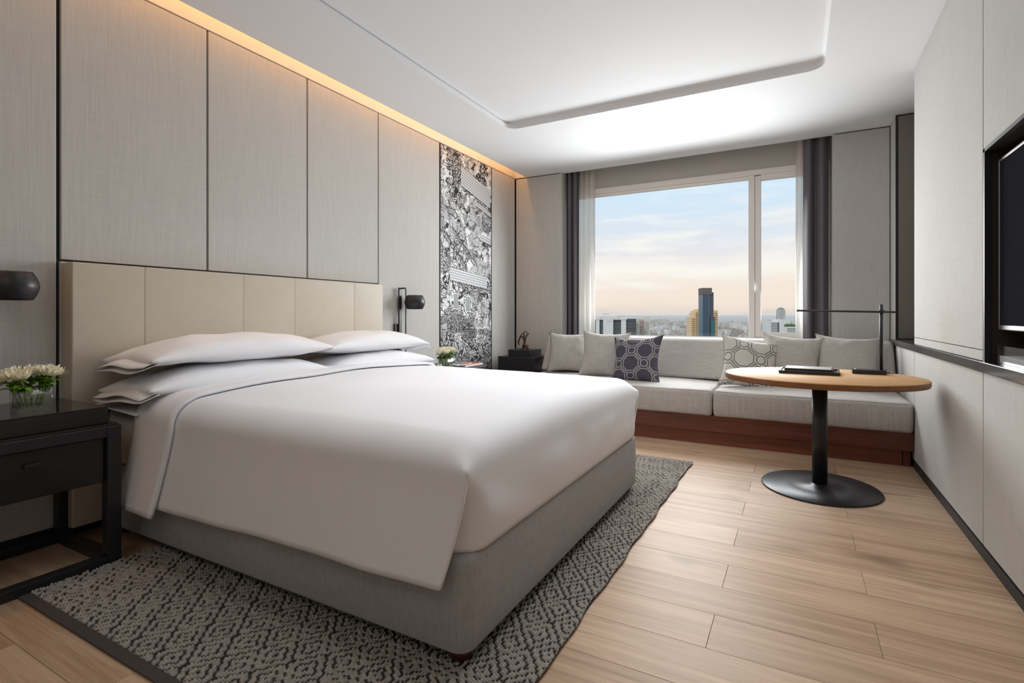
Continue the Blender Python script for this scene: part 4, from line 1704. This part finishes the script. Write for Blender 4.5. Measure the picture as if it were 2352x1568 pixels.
C_ = {k: city_mat('city_' + k, v, r) for k, v, r in (
    ('white', lin(228, 226, 224), 0.8), ('glassdark', lin(84, 90, 96), 0.3), ('yellow', lin(228, 202, 164), 0.8), ('yband', lin(168, 140, 98), 0.7),
    ('blue', lin(84, 112, 130), 0.25), ('bluedark', lin(86, 88, 98), 0.3), ('teal', lin(66, 128, 122), 0.3), ('brown', lin(112, 102, 98), 0.6),
    ('pink', lin(212, 186, 180), 0.8), ('cream', lin(222, 216, 204), 0.8), ('green', lin(92, 112, 74), 0.9), ('bluedome', lin(120, 140, 186), 0.6),
    ('cwhite', lin(222, 224, 222), 0.8), ('cband', lin(136, 142, 146), 0.5), ('ground', lin(128, 126, 116), 0.95))}
C_['ground'] = plain('city_ground', lin(126, 124, 114), 0.95, 0, 0.1, 0.3, 0.004)


def place(u_px, depth):
    """a point of the city plan: bearing given as offset from the view axis, distance along it"""
    return FW * depth + RT * ((u_px - 1176.0) / 1193.0 * depth)


def prism(name, cx_, cy_, wd, dp, z0, z1, mat, parent, rz):
    c, s = math.cos(rz), math.sin(rz)
    P = []
    for a, b in ((-1, -1), (1, -1), (1, 1), (-1, 1)):
        x, y = a * wd / 2, b * dp / 2
        P.append((cx_ + x * c - y * s, cy_ + x * s + y * c))
    V = [(x, y, z0) for x, y in P] + [(x, y, z1) for x, y in P]
    F = [(3, 2, 1, 0), (4, 5, 6, 7), (0, 1, 5, 4), (1, 2, 6, 5), (2, 3, 7, 6), (3, 0, 4, 7)]
    return from_data(name, V, F, mat, parent)


RZ = math.radians(28.7315)


class Tower:
    """building seen nearly face-on; x along RT, local y away from viewer"""
    def __init__(self, name, label, depth, u0, u1):
        self.d = depth
        self.k = depth / 1193.0
        c = place((u0 + u1) / 2, depth)
        self.t = thing(name, label, 'building', (c.x, c.y, GZ))

    def z(self, row):
        return 1.06 + (724.0 - row) * self.k

    def block(self, name, u0, u1, row_top, mat, dp=18.0, front=0.0, row_bot=None):
        c = place((u0 + u1) / 2, self.d) + FW * (dp / 2 + front)
        return prism(name, c.x, c.y, (u1 - u0) * self.k, dp, GZ if row_bot is None else self.z(row_bot), self.z(row_top), C_[mat], self.t, RZ)


# glass tower
T = Tower('office_tower', 'tall dark blue glass office tower with stepped brown crown', 700, 1614, 1641)
T.block('main_shaft', 1614, 1630, 676, 'blue', 16)
T.block('dark_shaft', 1626, 1640, 671, 'bluedark', 18, 1.5)
T.block('crown', 1613.5, 1635, 661, 'brown', 16, -0.6, 676)
T.block('side_wing', 1631, 1641, 727, 'bluedark', 10, -2.0)
T.block('podium_glass', 1631.5, 1640.5, 738, 'teal', 10, -3.0)
for k in range(9):
    T.block('floor_band', 1631.5, 1640.5, 741 + 4 * k, 'blue', 1.0, -3.6, 742.2 + 4 * k)
for k in range(5):
    T.block('glass_fin', 1615.5 + 2.6 * k, 1616.1 + 2.6 * k, 677, 'bluedark', 0.6, -0.5)
# yellow apartment building behind it
T = Tower('apartment_tower', 'sand yellow stepped apartment tower behind blue glass tower', 780, 1588, 1648)
T.block('left_wing', 1588, 1600, 728, 'yellow', 22)
T.block('left_setback', 1594, 1604, 718.5, 'yellow', 20, 1)
T.block('centre_block', 1598, 1616, 713.5, 'yellow', 22, 0.5)
T.block('roof_hat', 1601, 1612, 710, 'yellow', 14, 2)
T.block('right_wing', 1640, 1648.5, 712.5, 'yellow', 20)
for k in range(12):
    r = 718 + 4.6 * k
    if r > 729:
        T.block('window_band', 1589, 1597, r, 'yband', 1.0, -0.5, r + 1.9)
    T.block('window_band', 1599, 1614, r, 'yband', 1.0, -0.2, r + 1.9)
    T.block('window_band', 1641, 1648, r, 'yband', 1.0, -0.6, r + 1.9)
for u in (1597.5, 1603.0, 1609.0):
    T.block('pilaster', u, u + 0.9, 716, 'yellow', 1.2, -1.0)
# pale office block with dark glass bays
T = Tower('office_block', 'pale blue-white office block with wide dark glass bays', 620, 1366, 1460)
T.block('dark_core', 1364, 1462, 732, 'glassdark', 24, 2)
T.block('white_tower', 1369, 1377, 728, 'white', 22, 0)
T.block('white_tower', 1385.5, 1408, 726, 'white', 22, -1)
T.block('white_tower', 1427, 1438, 724, 'white', 22, 0)
T.block('roof_plant', 1388, 1402, 722.5, 'white', 10, 3)
T.block('roof_beam', 1366, 1440, 731.5, 'white', 4, -0.5, 734)
T.block('sign_panel', 1393, 1402, 731, 'cwhite', 1, -1.6, 738)
for k in range(4):
    T.block('floor_line', 1408, 1427, 738 + 7 * k, 'bluedark', 1, 1.2, 738.8 + 7 * k)
    T.block('floor_line', 1438, 1460, 738 + 7 * k, 'bluedark', 1, 1.2, 738.8 + 7 * k)
for u in (1387, 1390, 1393, 1396, 1399):
    T.block('roof_mast', u, u + 0.5, 719.5, 'glassdark', 0.6, 4, 723)
# pink apartment block
T = Tower('apartment_block', 'pink and cream apartment block with window grid', 640, 1460, 1493)
T.block('cream_wing', 1460, 1469, 731, 'cream', 18)
T.block('pink_wing', 1468, 1480, 733, 'pink', 18, 1)
T.block('cream_wing', 1480, 1493, 728, 'cream', 18)
for k in range(9):
    T.block('window_band', 1469, 1479.5, 738 + 4.2 * k, 'brown', 0.6, 0.6, 739.3 + 4.2 * k)
    T.block('window_band', 1481, 1491, 740 + 4.2 * k, 'cband', 0.6, -0.4, 741.4 + 4.2 * k)
for u in (1462.5, 1466.0, 1472.0, 1476.0, 1484.0, 1488.0):
    T.block('pier', u, u + 0.8, 733, 'cream', 0.6, -0.7)
# white towers on the right
T = Tower('white_tower_block', 'white apartment towers with round glass penthouse and roof garden', 560, 1772, 1830)
T.block('stripe_tower', 1772, 1793, 738, 'cwhite', 18, 2)
for k in range(9):
    T.block('balcony_band', 1773, 1788, 741 + 4 * k, 'cband', 0.8, 1.5, 743 + 4 * k)
T.block('gap_shadow', 1788.5, 1790.5, 740, 'glassdark', 1, 1.4)
T.block('main_tower', 1791, 1815, 733, 'cwhite', 18, 0)
T.block('garden_block', 1799, 1834, 750, 'cwhite', 14, -6)
for k in range(5):
    T.block('balcony_band', 1801, 1822, 753 + 4.2 * k, 'cband', 0.8, -6.4, 754.8 + 4.2 * k)
bm = bmesh.new()
cc = place(1802, T.d) + FW * 8
kk = T.k
add_lathe(bm, [(9 * kk, T.z(734)), (9 * kk, T.z(712)), (7.5 * kk, T.z(709)), (4 * kk, T.z(706.5)), (0.0, T.z(705.5))], (cc.x, cc.y, 0), 24)
from_bm(bm, 'round_penthouse', C_['cband'], T.t, True)
for k in range(7):
    a = -PI / 2 + RZ + (k - 3) * 0.42
    p = Vector((cc.x + 9.1 * kk * math.cos(a), cc.y + 9.1 * kk * math.sin(a), 0))
    prism('penthouse_mullion', p.x, p.y, 0.7, 0.7, T.z(734), T.z(711), C_['cwhite'], T.t, a)
bm = bmesh.new()
for k in range(7):
    c = place(1804 + 3 * k, T.d) + FW * -1
    bmesh.ops.create_icosphere(bm, subdivisions=2, radius=1.7, matrix=Matrix.Translation((c.x, c.y, T.z(750) + 1.2 + 0.7 * math.sin(k * 2.1))))
from_bm(bm, 'roof_shrubs', C_['green'], T.t, True)

# blue-roofed hall and broad beige sheds
hall = place(1545, 2750)
hl = thing('domed_hall', 'hall with pale blue domed roof among low houses', 'building', (hall.x, hall.y, GZ))
prism('hall_body', hall.x, hall.y, 46, 34, GZ, GZ + 9, C_['white'], hl, RZ)
bm = bmesh.new()
add_lathe(bm, [(24, 9), (22, 15), (15, 21), (6, 24.5), (0, 25)], (hall.x, hall.y, GZ), 24)
from_bm(bm, 'dome', C_['bluedome'], hl, True)
for i, (u, d, wd, dp, hg) in enumerate(((1672, 3700, 190, 120, 13), (1700, 4300, 230, 150, 12), (1760, 3900, 120, 90, 12), (1660, 3100, 70, 60, 24))):
    c = place(u, d)
    s_ = thing('warehouse', ('broad cream roofed warehouse right of blue tower', 'widest cream warehouse nearest the window mullion',
                             'small cream warehouse seen through right window pane', 'pale low office building right of blue tower')[i], 'building', (c.x, c.y, GZ))
    prism('walls', c.x, c.y, wd, dp, GZ, GZ + hg, C_['cream'], s_, RZ)
    prism('roof', c.x, c.y, wd * 1.03, dp * 1.03, GZ + hg, GZ + hg + 2, C_['yellow' if i < 3 else 'cwhite'], s_, RZ)

# ground and the uncounted low city
gd = box('city_ground', -60000, 60000, 60, 60000, GZ - 5, GZ, C_['ground'])
gd['kind'] = 'structure'


def city_sprawl():
    rs = np.random.RandomState(11)
    pal = np.array([lin(*c)[:3] for c in ((226, 222, 218), (206, 200, 196), (238, 234, 228), (198, 176, 166), (170, 166, 162), (218, 206, 194),
                                          (150, 144, 138), (214, 216, 220), (184, 146, 130), (242, 238, 234))])
    n = 11500
    V = np.zeros((n, 8, 3), np.float32)
    C = np.zeros((n, 8, 4), np.float32)
    base = np.array([[-1, -1, 0], [1, -1, 0], [1, 1, 0], [-1, 1, 0], [-1, -1, 1], [1, -1, 1], [1, 1, 1], [-1, 1, 1]], np.float32)
    for i in range(n):
        row = rs.uniform(4.5, 49.0) if i < 7500 else rs.uniform(49.0, 118.0)
        depth = 113.0 * 1193.0 / row
        u = rs.uniform(1230, 1960)
        c = place(u, depth)
        k = 0.55 + depth / 9000.0
        wd, dp = rs.uniform(6, 22) * k, rs.uniform(6, 16) * k
        hg = rs.uniform(4, 13) if rs.rand() < 0.93 else rs.uniform(18, 46)
        a = RZ + rs.choice([0, 0.25, -0.3, 0.6])
        b = base.copy()
        x, y = b[:, 0] * wd, b[:, 1] * dp
        V[i, :, 0] = c.x + x * math.cos(a) - y * math.sin(a)
        V[i, :, 1] = c.y + x * math.sin(a) + y * math.cos(a)
        V[i, :, 2] = GZ + b[:, 2] * hg
        C[i, :, :3] = pal[rs.randint(len(pal))]
        C[i, :, 3] = 1
    q = np.array([(4, 5, 6, 7), (0, 1, 5, 4), (1, 2, 6, 5), (2, 3, 7, 6), (3, 0, 4, 7)])
    F = (q[None] + (np.arange(n) * 8)[:, None, None]).reshape(-1, 4)
    me = bpy.data.meshes.new('low_city')
    me.from_pydata(V.reshape(-1, 3).tolist(), [], F.tolist())
    at = me.attributes.new('tint', 'FLOAT_COLOR', 'POINT')
    at.data.foreach_set('color', C.ravel())
    return me


m_city, n_, b_ = new_mat('low_city_walls')
an = n_.new('ShaderNodeAttribute')
an.attribute_name = 'tint'
n_.put(b_.inputs['Base Color'], n_.mix(n_.noise(pos(n_), 0.2, 2.0), an.outputs['Color'], n_.mix(0.5, an.outputs['Color'], lin(120, 112, 106))))
b_.inputs['Roughness'].default_value = 0.9
lc = finish(city_sprawl(), 'low_city', m_city)
tag(lc, 'sprawl of countless low city houses reaching to the horizon', 'houses', kind='stuff')


def city_trees():
    rs = np.random.RandomState(5)
    bm = bmesh.new()
    ico = bmesh.new()
    bmesh.ops.create_icosphere(ico, subdivisions=1, radius=1.0)
    iv = np.array([v.co[:] for v in ico.verts])
    iff = [[v.index for v in f.verts] for f in ico.faces]
    ico.free()
    V, F = [], []
    groves = [(rs.uniform(1300, 1900), rs.uniform(12, 49)) for _ in range(80)] + [(1530, 45), (1520, 46), (1690, 40), (1700, 47), (1685, 48), (1665, 44), (1570, 47)]
    for (gu, gr) in groves:
        for _ in range(14):
            row = gr + rs.uniform(-1.5, 1.5)
            u = gu + rs.uniform(-12, 12)
            dpt = 113.0 * 1193.0 / max(6, row)
            c = place(u, dpt)
            r = rs.uniform(7, 15) * (0.6 + dpt / 9000)
            s = np.array([r * 1.4, r * 1.4, r * 0.85])
            o = len(V)
            jj = 1 + 0.25 * (rs.rand(len(iv), 1) - 0.5)
            V += (iv * jj * s + np.array([c.x, c.y, GZ + r * 0.55])).tolist()
            F += [[a + o for a in f] for f in iff]
    me = bpy.data.meshes.new('city_trees')
    me.from_pydata(V, [], F)
    return me


ct = finish(city_trees(), 'city_trees', C_['green'])
tag(ct, 'dark green tree groves scattered among the low city houses', 'trees', kind='stuff')

# morning haze lying over the city, below the height of this floor
m_hz = bpy.data.materials.new('city_haze')
m_hz.use_nodes = True
nh = NT(m_hz.node_tree)
nh.n.clear()
vsn = nh.new('ShaderNodeVolumeScatter')
vsn.inputs['Color'].default_value = (1.0, 0.87, 0.76, 1)
vsn.inputs['Density'].default_value = 0.00012
oh = nh.new('ShaderNodeOutputMaterial')
nh.l.new(vsn.outputs[0], oh.inputs['Volume'])
hz = box('city_haze', -40000, 40000, 1200, 59000, GZ - 1, GZ + 106, m_hz)
tag(hz, 'pale haze lying over the distant city below the horizon', 'haze', kind='stuff')
